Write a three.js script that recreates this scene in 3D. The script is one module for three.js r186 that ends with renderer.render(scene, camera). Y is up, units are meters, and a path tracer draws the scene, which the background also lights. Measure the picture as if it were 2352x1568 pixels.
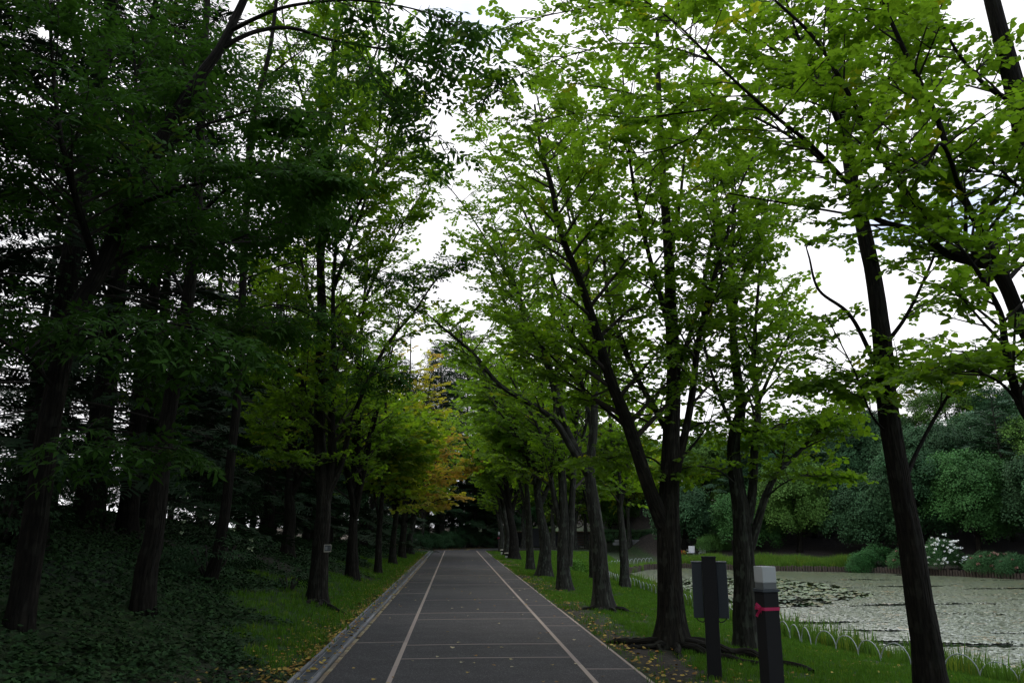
import * as THREE from 'three';
import { mergeGeometries } from 'three/addons/utils/BufferGeometryUtils.js';
import { RoundedBoxGeometry } from 'three/addons/geometries/RoundedBoxGeometry.js';

// ------------------------------------------------------------------ camera, sky, sun, exposure
const scene = new THREE.Scene();
const FOCAL = 1829, CX = 1176, CY = 784;                 // pixels of a 2352 x 1568 view of the photograph
const PITCH = Math.atan((1210 - CY) / FOCAL), YAW = Math.atan(131 * Math.cos(PITCH) / FOCAL), EYE = 1.6;
const camera = new THREE.PerspectiveCamera(2 * Math.atan(CY / FOCAL) * 180 / Math.PI, 1024 / 682, 0.05, 3000);
camera.position.set(0, EYE, 0);
camera.rotation.order = 'YXZ'; camera.rotation.y = -YAW; camera.rotation.x = PITCH;
scene.add(camera);
const renderer = new THREE.WebGLRenderer({ antialias: true });
renderer.setSize(1024, 682);
renderer.toneMapping = THREE.LinearToneMapping;
renderer.toneMappingExposure = 0.72;
renderer.shadowMap.enabled = true; renderer.shadowMap.type = THREE.PCFSoftShadowMap;

// value noise used by the sky, the ground and the bark
function hash3(x, y, z) { let h = Math.imul(x, 374761393) ^ Math.imul(y, 668265263) ^ Math.imul(z, 2147483647 ^ 0x5bd1e995); h = Math.imul(h ^ (h >>> 13), 1274126177); h ^= h >>> 16; return (h >>> 0) / 4294967296; }
function vnoise(x, y, z = 0) {
  const xi = Math.floor(x), yi = Math.floor(y), zi = Math.floor(z); let fx = x - xi, fy = y - yi, fz = z - zi;
  fx = fx * fx * (3 - 2 * fx); fy = fy * fy * (3 - 2 * fy); fz = fz * fz * (3 - 2 * fz);
  const L = (a, b, t) => a + (b - a) * t, h = hash3;
  return L(L(L(h(xi, yi, zi), h(xi + 1, yi, zi), fx), L(h(xi, yi + 1, zi), h(xi + 1, yi + 1, zi), fx), fy),
    L(L(h(xi, yi, zi + 1), h(xi + 1, yi, zi + 1), fx), L(h(xi, yi + 1, zi + 1), h(xi + 1, yi + 1, zi + 1), fx), fy), fz);
}
function fbm(x, y, z = 0, o = 4) { let s = 0, a = 0.5, n = 0; for (let i = 0; i < o; i++) { s += a * vnoise(x, y, z); n += a; x *= 2.03; y *= 2.03; z *= 2.03; a *= 0.5; } return s / n; }
const sstep = (a, b, x) => { const t = Math.min(1, Math.max(0, (x - a) / (b - a))); return t * t * (3 - 2 * t); };
const lerp = (a, b, t) => a + (b - a) * t;

const SKY = 1.9;
{ // a bright, broken cloud cover with pale blue between the clouds
  const W = 768, H = 384, d = new Float32Array(W * H * 4);
  for (let j = 0; j < H; j++) for (let i = 0; i < W; i++) {
    const u = (i + 0.5) / W, v = (j + 0.5) / H, th = (v - 0.5) * Math.PI, ph = (u - 0.5) * 2 * Math.PI;
    const y = Math.sin(th), x = Math.cos(th) * Math.cos(ph), z = Math.cos(th) * Math.sin(ph);
    const c = fbm(x * 2.6 + 7, y * 4.2 + 3, z * 2.6 + 11, 5);
    const cl = sstep(0.36, 0.52, c - 0.13 * z - (0.1 + 0.12 * sstep(0.2, 0.5, y)) * x), det = 0.9 + 0.2 * fbm(x * 7, y * 9, z * 7, 4);
    const k = (j * W + i) * 4;
    d[k] = SKY * lerp(0.52, 1.0 * det, cl); d[k + 1] = SKY * lerp(0.64, 1.0 * det, cl); d[k + 2] = SKY * lerp(0.85, 1.03 * det, cl); d[k + 3] = 1;
  }
  const t = new THREE.DataTexture(d, W, H, THREE.RGBAFormat, THREE.FloatType);
  t.mapping = THREE.EquirectangularReflectionMapping; t.magFilter = t.minFilter = THREE.LinearFilter; t.needsUpdate = true;
  scene.background = t; scene.environment = t;
}
const sun = new THREE.DirectionalLight(new THREE.Color().setRGB(1, 0.95, 0.86), 0.8);
sun.position.set(-25, 60, -70); sun.target.position.set(0, 0, -25); sun.castShadow = true; sun.shadow.radius = 30;
sun.shadow.mapSize.set(2048, 2048);
Object.assign(sun.shadow.camera, { left: -60, right: 60, top: 60, bottom: -60, near: 1, far: 220 });
scene.add(sun, sun.target);

// ------------------------------------------------------------------ helpers
let seed = 12345;
const srand = s => { seed = s >>> 0; };
function rnd() { seed = (seed + 0x6D2B79F5) >>> 0; let t = seed; t = Math.imul(t ^ (t >>> 15), t | 1); t ^= t + Math.imul(t ^ (t >>> 7), t | 61); return ((t ^ (t >>> 14)) >>> 0) / 4294967296; }
const rr = (a, b) => a + (b - a) * rnd();
const V = (x, y, z) => new THREE.Vector3(x, y, z);
const UPV = V(0, 1, 0);
camera.updateMatrixWorld(true);
function ray(px, py) { return V((px - CX) / FOCAL, -(py - CY) / FOCAL, -1).applyQuaternion(camera.quaternion); }
function onPlane(px, py, h = 0) { const d = ray(px, py), t = (h - EYE) / d.y; return V(d.x * t, h, d.z * t); }
function atZ(px, py, z) { const d = ray(px, py), t = z / d.z; return V(d.x * t, EYE + d.y * t, z); }
const used = {};
function numbered(n) { used[n] = (used[n] ?? -1) + 1; return used[n] ? `${n}_${String(used[n]).padStart(3, '0')}` : n; }
function thing(name, label, category, p = V(0, 0, 0), group) {
  const o = new THREE.Group(); o.name = numbered(name); o.position.copy(p); o.userData = { label, category };
  if (group) o.userData.group = group;
  scene.add(o); return o;
}
function part(name, geo, m, parent, kind) {
  const o = new THREE.Mesh(geo, m); o.name = name; o.castShadow = o.receiveShadow = true; if (kind) o.userData.kind = kind;
  parent.add(o); return o;
}
function struct(name, geo, m, parent = scene) { const o = part(name, geo, m, parent); if (parent === scene) { o.name = numbered(name); o.userData.kind = 'structure'; } return o; }
function single(name, geo, m, label, category, group) { const o = part(numbered(name), geo, m, scene); o.userData = { label, category }; if (group) o.userData.group = group; return o; }
function geoFrom(pos, idx, uv, col) {
  const g = new THREE.BufferGeometry();
  g.setAttribute('position', new THREE.Float32BufferAttribute(pos, 3));
  if (uv) g.setAttribute('uv', new THREE.Float32BufferAttribute(uv, 2));
  if (col) g.setAttribute('color', new THREE.Float32BufferAttribute(col, 3));
  g.setIndex(idx); g.computeVertexNormals(); return g;
}
function box(w, h, d, x = 0, y = 0, z = 0, r = 0) { const g = r ? new RoundedBoxGeometry(w, h, d, 2, r) : new THREE.BoxGeometry(w, h, d); g.translate(x, y, z); return g; }
const merge = a => mergeGeometries(a.map(g => { const h = g.index ? g.toNonIndexed() : g; for (const k of Object.keys(h.attributes)) if (!['position', 'normal', 'uv'].includes(k)) h.deleteAttribute(k); return h; }));
// smooth polyline
function smooth(pts, n) { const c = new THREE.CatmullRomCurve3(pts, false, 'centripetal'); return c.getPoints(n); }
// tapered tube along points; rad(t) is the radius; rough gives the bark's ridges
function tube(pts, rad, rs = 8, rough = 0, flare = 0, sd = 0) {
  const n = pts.length, pos = [], uv = [], idx = []; let len = 0;
  let N = V(1, 0, 0); const T = V(), B = V();
  for (let i = 0; i < n; i++) {
    T.subVectors(pts[Math.min(n - 1, i + 1)], pts[Math.max(0, i - 1)]).normalize();
    N.addScaledVector(T, -N.dot(T)); if (N.lengthSq() < 1e-6) N.set(0, 0, 1).addScaledVector(T, -T.z); N.normalize(); B.crossVectors(T, N);
    if (i) len += pts[i].distanceTo(pts[i - 1]);
    const t = i / (n - 1), r0 = typeof rad === 'function' ? rad(t, len) : rad;
    for (let k = 0; k <= rs; k++) {
      const kk = k % rs, a = kk / rs * Math.PI * 2, ca = Math.cos(a), sa = Math.sin(a);
      let r = r0;
      if (rough) {
        r *= 1 + rough * (2.2 * (vnoise(ca * 5 + sd, sa * 5, len * 1.3) - 0.5) + 1.6 * (vnoise(ca * 11 + sd, sa * 11, len * 3.1 + 9) - 0.5)) + rough * 1.2 * (vnoise(ca * 1.3 + sd, sa * 1.3 + 5, len * 1.1) - 0.5);
        if (flare) { const f = Math.exp(-len / 0.22); r *= 1 + flare * f * (0.45 + 0.9 * Math.pow(vnoise(ca * 1.7 + sd + 4, sa * 1.7 + 8, 3.3), 1.5) * 1.6); }
      }
      pos.push(pts[i].x + (N.x * ca + B.x * sa) * r, pts[i].y + (N.y * ca + B.y * sa) * r, pts[i].z + (N.z * ca + B.z * sa) * r);
      uv.push(k / rs * 2 * Math.PI * Math.max(0.02, typeof rad === 'function' ? rad(0.3, 1) : rad), len);
    }
  }
  for (let i = 0; i < n - 1; i++) for (let k = 0; k < rs; k++) { const a = i * (rs + 1) + k, b = a + rs + 1; idx.push(a, b, a + 1, b, b + 1, a + 1); }
  return geoFrom(pos, idx, uv);
}
function tex(w, h, fn, srgb = true, repeat = [1, 1]) {
  const d = new Uint8Array(w * h * 4);
  for (let j = 0; j < h; j++) for (let i = 0; i < w; i++) { const c = fn(i / w, j / h, i, j), k = (j * w + i) * 4; d[k] = c[0] * 255; d[k + 1] = c[1] * 255; d[k + 2] = c[2] * 255; d[k + 3] = 255; }
  const t = new THREE.DataTexture(d, w, h); t.wrapS = t.wrapT = THREE.RepeatWrapping; t.magFilter = THREE.LinearFilter; t.minFilter = THREE.LinearMipmapLinearFilter; t.generateMipmaps = true;
  if (srgb) t.colorSpace = THREE.SRGBColorSpace; t.repeat.set(...repeat); t.needsUpdate = true; return t;
}
// periodic noise for tiling textures
function pn(u, v, p, q = p, s = 0) {
  const x = u * p, y = v * q, xi = Math.floor(x), yi = Math.floor(y); let fx = x - xi, fy = y - yi; fx = fx * fx * (3 - 2 * fx); fy = fy * fy * (3 - 2 * fy);
  const h = (a, b) => hash3(((a % p) + p) % p, ((b % q) + q) % q, s + p * 31);
  return lerp(lerp(h(xi, yi), h(xi + 1, yi), fx), lerp(h(xi, yi + 1), h(xi + 1, yi + 1), fx), fy);
}
const lin = (r, g, b) => new THREE.Color().setRGB(r, g, b);

// ------------------------------------------------------------------ materials
const asphaltTex = tex(512, 512, (u, v, i, j) => { const s = hash3(i, j, 5), c = 0.235 + 0.05 * (pn(u, v, 64, 64, 1) - 0.5) + 0.05 * (pn(u, v, 7, 7, 2) - 0.5) + 0.09 * (s - 0.5); const q = hash3(i >> 2, j >> 2, 9), q2 = hash3(i >> 1, j >> 1, 19), f = (q > 0.93 ? 0.16 : q < 0.08 ? -0.08 : 0) + (q2 > 0.95 ? 0.14 : 0); return [c + f + 0.02, c + f + 0.002, c + f].map(x => Math.max(0, x)); }, true, [1, 1]);
const asphaltBump = tex(512, 512, (u, v, i, j) => { const c = 0.5 * hash3(i >> 1, j >> 1, 9) + 0.3 * pn(u, v, 128, 128, 3) + 0.2 * hash3(i, j, 4); return [c, c, c]; }, false);
const barkTexH = (u, v) => {
  const w = u + 0.035 * (pn(u, v, 4, 5, 8) - 0.5) + 0.012 * (pn(u, v, 9, 16, 3) - 0.5);
  const a = Math.abs(pn(((w % 1) + 1) % 1, v, 22, 5, 4) - 0.5) * 2, b = Math.abs(pn(((w % 1) + 1) % 1, v, 48, 11, 6) - 0.5) * 2;
  return Math.min(1, 0.62 * a + 0.38 * b);
};
const barkBump = tex(512, 512, (u, v) => { const h = barkTexH(u, v); return [h, h, h]; }, false, [1.6, 0.8]);
const barkMap = (r, g, b, lich) => tex(512, 512, (u, v, i, j) => {
  const h = barkTexH(u, v), m = 0.55 + 0.6 * h + 0.12 * (hash3(i, j, 2) - 0.5), l = sstep(0.58, 0.72, 0.6 * pn(u, v, 9, 7, 12) + 0.4 * pn(u, v, 28, 22, 13)) * lich;
  return [lerp(r * m, 0.44 * (0.8 + 0.3 * h), l), lerp(g * m, 0.48 * (0.8 + 0.3 * h), l), lerp(b * m, 0.41 * (0.8 + 0.3 * h), l)];
}, true, [1.6, 0.8]);
const M = {};
const std = (c, roughness = 0.85, o = {}) => roughness > 0.93 ? new THREE.MeshPhysicalMaterial({ color: c, roughness, specularIntensity: 0.3, ...o }) : new THREE.MeshStandardMaterial({ color: c, roughness, ...o });
M.asphalt = std(0xffffff, 0.82, { map: asphaltTex, bumpMap: asphaltBump, bumpScale: 0.004 });
M.bark = std(0xffffff, 0.95, { map: barkMap(0.2, 0.185, 0.155, 0.2), bumpMap: barkBump, bumpScale: 0.02 });
M.barkGrey = std(0xffffff, 0.95, { map: barkMap(0.27, 0.265, 0.235, 0.4), bumpMap: barkBump, bumpScale: 0.016 });
M.barkDark = std(0xffffff, 0.95, { map: barkMap(0.175, 0.16, 0.135, 0.12), bumpMap: barkBump, bumpScale: 0.02 });
M.twig = std(lin(0.045, 0.036, 0.028), 0.9);
M.twigGrey = std(lin(0.08, 0.075, 0.065), 0.9);
const leafM = (r, g, b, tr = 0.5) => tr < 0.3 ? new THREE.MeshPhysicalMaterial({ color: lin(r, g, b), roughness: 0.7, specularIntensity: 0.35, side: THREE.DoubleSide }) : new THREE.MeshPhysicalMaterial({ color: lin(r, g, b), roughness: 1, transmission: tr, thickness: 0, side: THREE.DoubleSide, specularIntensity: 0.2 });
M.katsura = leafM(0.18, 0.325, 0.016, 0.7);
M.pointed = leafM(0.045, 0.115, 0.014, 0.45);
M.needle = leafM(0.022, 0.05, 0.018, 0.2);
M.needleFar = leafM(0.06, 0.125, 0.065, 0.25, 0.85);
M.evergreen = leafM(0.05, 0.115, 0.045, 0.25);
M.ivy = leafM(0.026, 0.062, 0.02, 0.2);
M.grass = leafM(0.1, 0.225, 0.022, 0.35);
M.reed = leafM(0.12, 0.24, 0.035, 0.35, 0.8);
M.litter = leafM(0.5, 0.33, 0.07, 0.15, 0.8);
M.lily = std(lin(0.07, 0.12, 0.035), 0.35, { side: THREE.DoubleSide });
M.pondweed = new THREE.MeshPhysicalMaterial({ color: lin(0.26, 0.3, 0.21), roughness: 0.3, clearcoat: 1, clearcoatRoughness: 0.22, side: THREE.DoubleSide });
M.metalBlack = std(lin(0.006, 0.0055, 0.0055), 0.8);
M.panelGrey = std(lin(0.05, 0.06, 0.068), 0.5);
M.white = std(lin(0.72, 0.72, 0.7), 0.5);
M.lampGrey = std(lin(0.55, 0.57, 0.55), 0.6);
M.pinkTape = std(lin(0.62, 0.02, 0.11), 0.6);
M.kerb = std(lin(0.26, 0.25, 0.25), 0.85);
M.cover = std(lin(0.085, 0.09, 0.095), 0.8);
M.strip = std(lin(0.44, 0.34, 0.28), 0.85);
M.yellowBrick = std(lin(0.34, 0.26, 0.14), 0.9);
M.hoop = std(lin(0.5, 0.53, 0.52), 0.45);

// ------------------------------------------------------------------ ground shape
const WATER = -0.9;
const pondPts = [[12.5, 8], [11.5, -7], [9.6, -11.4], [8.9, -13.2], [8.3, -15.3], [8.0, -17.4], [7.9, -18.5], [7.8, -19.7], [7.8, -21], [7.8, -22.5], [8.0, -26], [8.1, -28.5], [8.0, -32], [8.2, -37], [8.5, -41], [9.4, -44.5], [11.4, -48.5], [14, -50.3], [18, -46.8], [22.5, -45], [25.2, -42.4], [27.5, -38.3], [29.5, -34.3], [33, -28], [38, -18], [42, -4], [42, 8]];
function pondDist(x, z) { // > 0 outside the water
  let d = 1e9, inside = false;
  for (let i = 0, j = pondPts.length - 1; i < pondPts.length; j = i++) {
    const [ax, az] = pondPts[j], [bx, bz] = pondPts[i], ex = bx - ax, ez = bz - az, t = Math.min(1, Math.max(0, ((x - ax) * ex + (z - az) * ez) / (ex * ex + ez * ez)));
    d = Math.min(d, Math.hypot(x - ax - ex * t, z - az - ez * t));
    if ((az > z) !== (bz > z) && x < (bx - ax) * (z - az) / (bz - az) + ax) inside = !inside;
  }
  return inside ? -d : d;
}
// across the pond = beyond the line from its far left corner to its far right end
function across(x, z) { return sstep(0, 4, ((x - 13) * 0.75 + (-(z) - 49) * 0.9)) * sstep(12, 15, x); }
function groundY(x, z) {
  let y = 0;
  if (x < -1.72) {
    const s = -1.72 - x; let h = 0.34 * (Math.sqrt(s * s + 0.8) - 0.894);
    h = 2.9 * (1 - Math.exp(-h / 2.4)) * 1.05; h *= lerp(1, 0.42, sstep(-20, -50, z)); h *= lerp(1, 0.5, sstep(-52, -75, z));
    y = h + 0.1 * (fbm(x * 0.5, z * 0.5) - 0.5) * Math.min(1, s * 0.5);
  } else if (x > 2.12) {
    const d = pondDist(x, z), t = x - 2.12;
    if (d < 0) y = WATER - 0.12 - Math.min(0.7, -d * 0.35);
    else {
      const w = t / (t + d), near = -0.8 * Math.pow(w, 1.35) - (d < 1.2 ? 0.12 * (1.2 - d) / 1.2 : 0);
      const far = -0.72 + Math.min(4.5, 0.11 * d + 0.005 * d * d);
      y = lerp(near * lerp(1, 0, sstep(-46, -56, z) * sstep(12, 8, x)), far, across(x, z)) - (z < -57 && x < 9.5 && across(x, z) < 0.01 ? 0.03 : 0);
      y += 0.05 * (fbm(x * 0.6, z * 0.6) - 0.5) * Math.min(1, t * 0.4);
    }
  }
  return y;
}
function hit(px, py) { const d = ray(px, py); let t = 1, pt = 1; for (; t < 400; t *= 1.004) { if (EYE + d.y * t < groundY(d.x * t, d.z * t)) break; pt = t; } let a = pt, b = t; for (let i = 0; i < 20; i++) { const m = (a + b) / 2; if (EYE + d.y * m < groundY(d.x * m, d.z * m)) b = m; else a = m; } return V(d.x * a, groundY(d.x * a, d.z * a), d.z * a); }
const onGround = (x, z) => V(x, groundY(x, z), z);
{ // one sheet with small cells near the path
  const axis = (lo, hi, step, far, g) => { const a = []; for (let x = lo; x <= hi + 1e-6; x += step) a.push(x); let s = step, x = hi; while (x < far) { s *= g; x += s; a.push(x); } s = step; x = lo; while (x > -far) { s *= g; x -= s; a.unshift(x); } return a; };
  const xs = axis(-14, 34, 0.4, 900, 1.25), zs = axis(-62, 8, 0.4, 900, 1.25), pos = [], uv = [], col = [], idx = [];
  for (const z of zs) for (const x of xs) {
    let y = groundY(x, z); const onPath = x > -1.9 && x < 2.3 && z > -57.6 && z < 40; if (onPath) y -= 0.03;
    pos.push(x, y, z); uv.push(x * 0.5, z * 0.5);
    const n = fbm(x * 0.45 + 3, z * 0.45, 0, 4), m = fbm(x * 1.7, z * 1.7, 4, 3), d = x > 2 ? pondDist(x, z) : 99;
    const soil = [0.075, 0.052, 0.034], grass = [0.05, 0.1, 0.018], ivy = [0.03, 0.05, 0.02], mud = [0.05, 0.045, 0.03];
    let c = grass;
    const mixc = (a, b, t) => a.map((q, i) => q + (b[i] - q) * t);
    if (x < -1.7) { c = mixc(grass, ivy, sstep(2.0, 3.6, -1.7 - x + (n - 0.5) * 3)); c = mixc(c, soil, sstep(0.5, 0.68, n) * 0.8); }
    else if (x > 2.1 && across(x, z) < 0.5) { c = mixc(grass, soil, sstep(0.56, 0.7, m) * 0.5); const edge = sstep(0.9, 0.1, x - 2.1) * sstep(0.4, 0.6, n + 0.15); c = mixc(c, soil, edge); if (z > -12.5) c = mixc(c, soil, sstep(3.3, 2.5, x + (m - 0.5) * 1.6)); }
    if (x > 2.1 && across(x, z) >= 0.5) c = [0.075, 0.057, 0.045];
    if (d < 0.3) c = mud;
    if (z < -57 && across(x, z) < 0.5 && x < 5) c = mixc([0.15, 0.095, 0.05], [0.1, 0.075, 0.04], n);
    const b = 0.7 + 0.6 * m; col.push(c[0] * b, c[1] * b, c[2] * b);
  }
  const w = xs.length; for (let j = 0; j < zs.length - 1; j++) for (let i = 0; i < w - 1; i++) { const a = j * w + i; idx.push(a, a + w, a + 1, a + 1, a + w, a + w + 1); }
  const grain = tex(256, 256, (u, v, i, j) => { const c = 0.72 + 0.3 * (hash3(i, j, 3) - 0.5) + 0.4 * (pn(u, v, 40, 40, 4) - 0.5); return [c, c, c].map(q => Math.min(1, Math.max(0, q))); });
  const gb = tex(256, 256, (u, v, i, j) => { const c = 0.5 * hash3(i, j, 3) + 0.5 * pn(u, v, 40, 40, 4); return [c, c, c]; }, false);
  struct('ground', geoFrom(pos, idx, uv, col), new THREE.MeshStandardMaterial({ vertexColors: true, roughness: 1, map: grain, bumpMap: gb, bumpScale: 0.02 }));
}
// ------------------------------------------------------------------ the paved path
const XL = -0.67, XR = 1.5, XE = 2.12, X0 = -1.38, ZN = 6, ZF = -57;
{
  const pos = [], uv = [], idx = []; const shapeRows = [];
  for (let z = ZN; z >= ZF; z -= 0.5) shapeRows.push([X0, XE, z]);
  let k = 0; for (const [a, b, z] of shapeRows) { for (let i = 0; i <= 6; i++) { const x = lerp(a, b, i / 6); pos.push(x, 0.004 + 0.012 * Math.sin((i / 6) * Math.PI), z); uv.push(x * 0.8, z * 0.8); } k++; }
  for (let j = 0; j < k - 1; j++) for (let i = 0; i < 6; i++) { const a = j * 7 + i; idx.push(a, a + 1, a + 7, a + 1, a + 8, a + 7); }
  const path = struct('path', geoFrom(pos, idx, uv), M.asphalt);
  const crown = x => 0.004 + 0.012 * Math.sin((x - X0) / (XE - X0) * Math.PI);
  const strip = (x0, x1, z0, z1, m, name, h = 0.0035) => { const n = Math.max(1, Math.round((x1 - x0) / 0.35)); for (let i = 0; i < n; i++) { const a = lerp(x0, x1, i / n), b = lerp(x0, x1, (i + 1) / n) - (n > 1 ? 0.003 : 0); const ya = crown(a) + h, yb = crown(b) + h, g = geoFrom([a, ya, z0, b, yb, z0, b, yb, z1, a, ya, z1, a, ya - 0.02, z0, b, yb - 0.02, z0, b, yb - 0.02, z1, a, ya - 0.02, z1], [0, 2, 1, 0, 3, 2, 0, 1, 5, 0, 5, 4, 1, 2, 6, 1, 6, 5, 2, 3, 7, 2, 7, 6, 3, 0, 4, 3, 4, 7].map(q => q), [0, 0, 1, 0, 1, 1, 0, 1, 0, 0, 1, 0, 1, 1, 0, 1]).toNonIndexed(); g.computeVertexNormals(); part(name, g, m, path); } };
  // long strips, in lengths with a hair joint between them
  srand(5);
  const tones = [M.strip, std(lin(0.4, 0.31, 0.265), 0.85), std(lin(0.47, 0.37, 0.3), 0.85)];
  const lane = (x, w, L, from, to) => { for (let z = from; z > to; z -= L) strip(x - w / 2, x + w / 2, Math.max(to, z - L + 0.005), z, tones[Math.floor(rnd() * 3)], 'edging_strip'); };
  lane(XL, 0.055, 1.0, 0, ZF + 0.5); lane(XR, 0.055, 1.0, 0, ZF + 0.5); lane(XE - 0.02, 0.035, 1.0, 0, ZF + 0.5);
  const zOf = y => onPlane(1050, y, 0).z;
  const mid = [1514, 1482.4, 1424, 1409, 1379, 1344, 1322, 1309, 1300].map(zOf), left = [1474.6, 1410.5, 1363, 1337, 1318, 1304].map(zOf), right = [1542, 1440, 1420, 1392, 1353, 1331, 1314, 1302].map(zOf);
  for (const z of mid) strip(XL + 0.03, XR - 0.03, z - 0.014, z + 0.014, tones[Math.floor(rnd() * 3)], 'cross_strip');
  for (const z of left) strip(X0 + 0.01, XL - 0.03, z - 0.013, z + 0.013, tones[Math.floor(rnd() * 3)], 'cross_strip');
  for (const z of right) strip(XR + 0.03, XE - 0.04, z - 0.013, z + 0.013, tones[Math.floor(rnd() * 3)], 'cross_strip');
  // cracks: thin dark tar-filled lines
  const tar = std(lin(0.012, 0.012, 0.012), 0.6);
  for (const [y, a, b] of [[1464, X0 + 0.3, XR], [1490, 0.2, XE - 0.1], [1402, XL, XE - 0.1], [1450, XL, 0.8]]) { const z = zOf(y), pts = []; for (let i = 0; i <= 14; i++) { const x = lerp(a, b, i / 14); pts.push([x, z + (rnd() - 0.5) * 0.05]); } const p = [], ix = []; pts.forEach(([x, zz], i) => { const w = 0.004 + 0.004 * rnd(); p.push(x, crown(x) + 0.003, zz - w, x, crown(x) + 0.003, zz + w); if (i) ix.push(i * 2 - 2, i * 2 - 1, i * 2, i * 2, i * 2 - 1, i * 2 + 1); }); part('crack', geoFrom(p, ix), tar, path); }
  // the path bends right at its far end
  const sh = new THREE.Shape(); sh.moveTo(X0 + 0.05, 57.02); sh.lineTo(XE, 57.02); sh.lineTo(XE, 56.6); sh.bezierCurveTo(2.8, 58.6, 4, 60, 9, 60.6); sh.lineTo(9, 64); sh.bezierCurveTo(4, 64, 0, 62, X0 + 0.05, 58.2);
  const g = new THREE.ShapeGeometry(sh, 20); g.rotateX(-Math.PI / 2); g.translate(0, 0.012, 0);
  const bp = g.attributes.position; for (let i = 0; i < bp.count; i++) bp.setY(i, 0.012); g.computeVertexNormals();
  struct('path_bend', g, M.asphalt);
}
{ // kerbed gutter along the left edge
  const gutter = thing('gutter', 'narrow grey concrete gutter with kerbs along the path edge', 'gutter', V(0, 0, 0));
  srand(8);
  const mk = [M.kerb, std(lin(0.22, 0.215, 0.21), 0.85), std(lin(0.3, 0.29, 0.285), 0.85)];
  const seg = (name, x0, x1, y0, y1, L, m, jit = 0) => { for (let z = 0; z > ZF + 1; z -= L) { const dx = (rnd() - 0.5) * jit, dy = (rnd() - 0.5) * jit * 0.5; part(name, box(x1 - x0, y1 - y0, L - 0.012, (x0 + x1) / 2 + dx, (y0 + y1) / 2 + dy, z - L / 2, 0.004), Array.isArray(m) ? m[Math.floor(rnd() * m.length)] : m, gutter); } };
  seg('outer_kerb', -1.72, -1.69, -0.1, 0.035, 1.2, mk, 0.012);
  seg('inner_kerb', -1.495, -1.455, -0.1, 0.03, 1.2, mk, 0.008);
  seg('channel_slab', -1.68, -1.505, -0.12, 0.008, 1.2, M.cover, 0.004);
  seg('channel_rail', -1.665, -1.655, 0.008, 0.014, 1.2, M.kerb, 0.002); seg('channel_rail', -1.53, -1.52, 0.008, 0.014, 1.2, M.kerb, 0.002);
  const yb = [M.yellowBrick, std(lin(0.3, 0.21, 0.12), 0.9), std(lin(0.37, 0.3, 0.18), 0.9), std(lin(0.25, 0.19, 0.13), 0.9)];
  for (let z = -5, i = 0; z > -42; z -= 0.21, i++) if (rnd() > 0.06) part('brick', box(0.05, 0.05, 0.2, -1.405 + rr(-0.004, 0.004), -0.012 + rr(-0.004, 0.004), z, 0.004), yb[Math.floor(rnd() * 4)], gutter);
}

// ------------------------------------------------------------------ leaf and twig shapes
function leafShape(out, m4, kind, s, sd, flat = false) {
  // appends a leaf: round (katsura), pointed (hornbeam-like) or ivy; base at origin, tip along +x, normal +y
  const rows = kind === 'round' ? [[0, 0.0, 0], [0.12, 0.34, 0.02], [0.42, 0.5, 0.05], [0.75, 0.36, 0.03], [1, 0, -0.03]]
    : kind === 'roundFar' ? [[0, 0.0, 0], [0.3, 0.48, 0.05], [0.7, 0.42, 0.03], [1, 0, -0.03]] : kind === 'far' ? [[0, 0.0, 0], [0.45, 0.3, 0.03], [1.1, 0, -0.06]] : kind === 'pointed' ? [[0, 0.0, 0], [0.25, 0.2, 0.03], [0.55, 0.19, 0.02], [1.15, 0, -0.1]]
      : [[0, 0.1, 0], [0.1, 0.42, 0.03], [0.45, 0.36, 0.02], [1, 0, -0.08]];
  const b = out.pos.length / 3; const v = V();
  const fold = flat ? 0.02 : 0.16 + 0.1 * hash3(sd, 1, 2);
  rows.forEach(([x, w, y]) => { for (const k of [-1, 0, 1]) { v.set(x * s, (y + (k ? fold * w : 0)) * s, k * w * s).applyMatrix4(m4); out.pos.push(v.x, v.y, v.z); } });
  for (let i = 0; i < rows.length - 1; i++) for (let k = 0; k < 2; k++) { const a = b + i * 3 + k; if (rows[i][1] > 0) out.idx.push(a, a + 1, a + 3); if (rows[i][1] > 0 && rows[i + 1][1] > 0) { out.idx.push(a + 1, a + 4, a + 3); } else if (rows[i + 1][1] > 0) out.idx.push(b + i * 3 + 1, a + 4, a + 3); }
}
const T4 = new THREE.Matrix4(), Q = new THREE.Quaternion(), EU = new THREE.Euler();
function place(x, y, z, rx, ry, rz) { EU.set(rx, ry, rz, 'YXZ'); Q.setFromEuler(EU); return new THREE.Matrix4().compose(V(x, y, z), Q, V(1, 1, 1)); }
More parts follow.
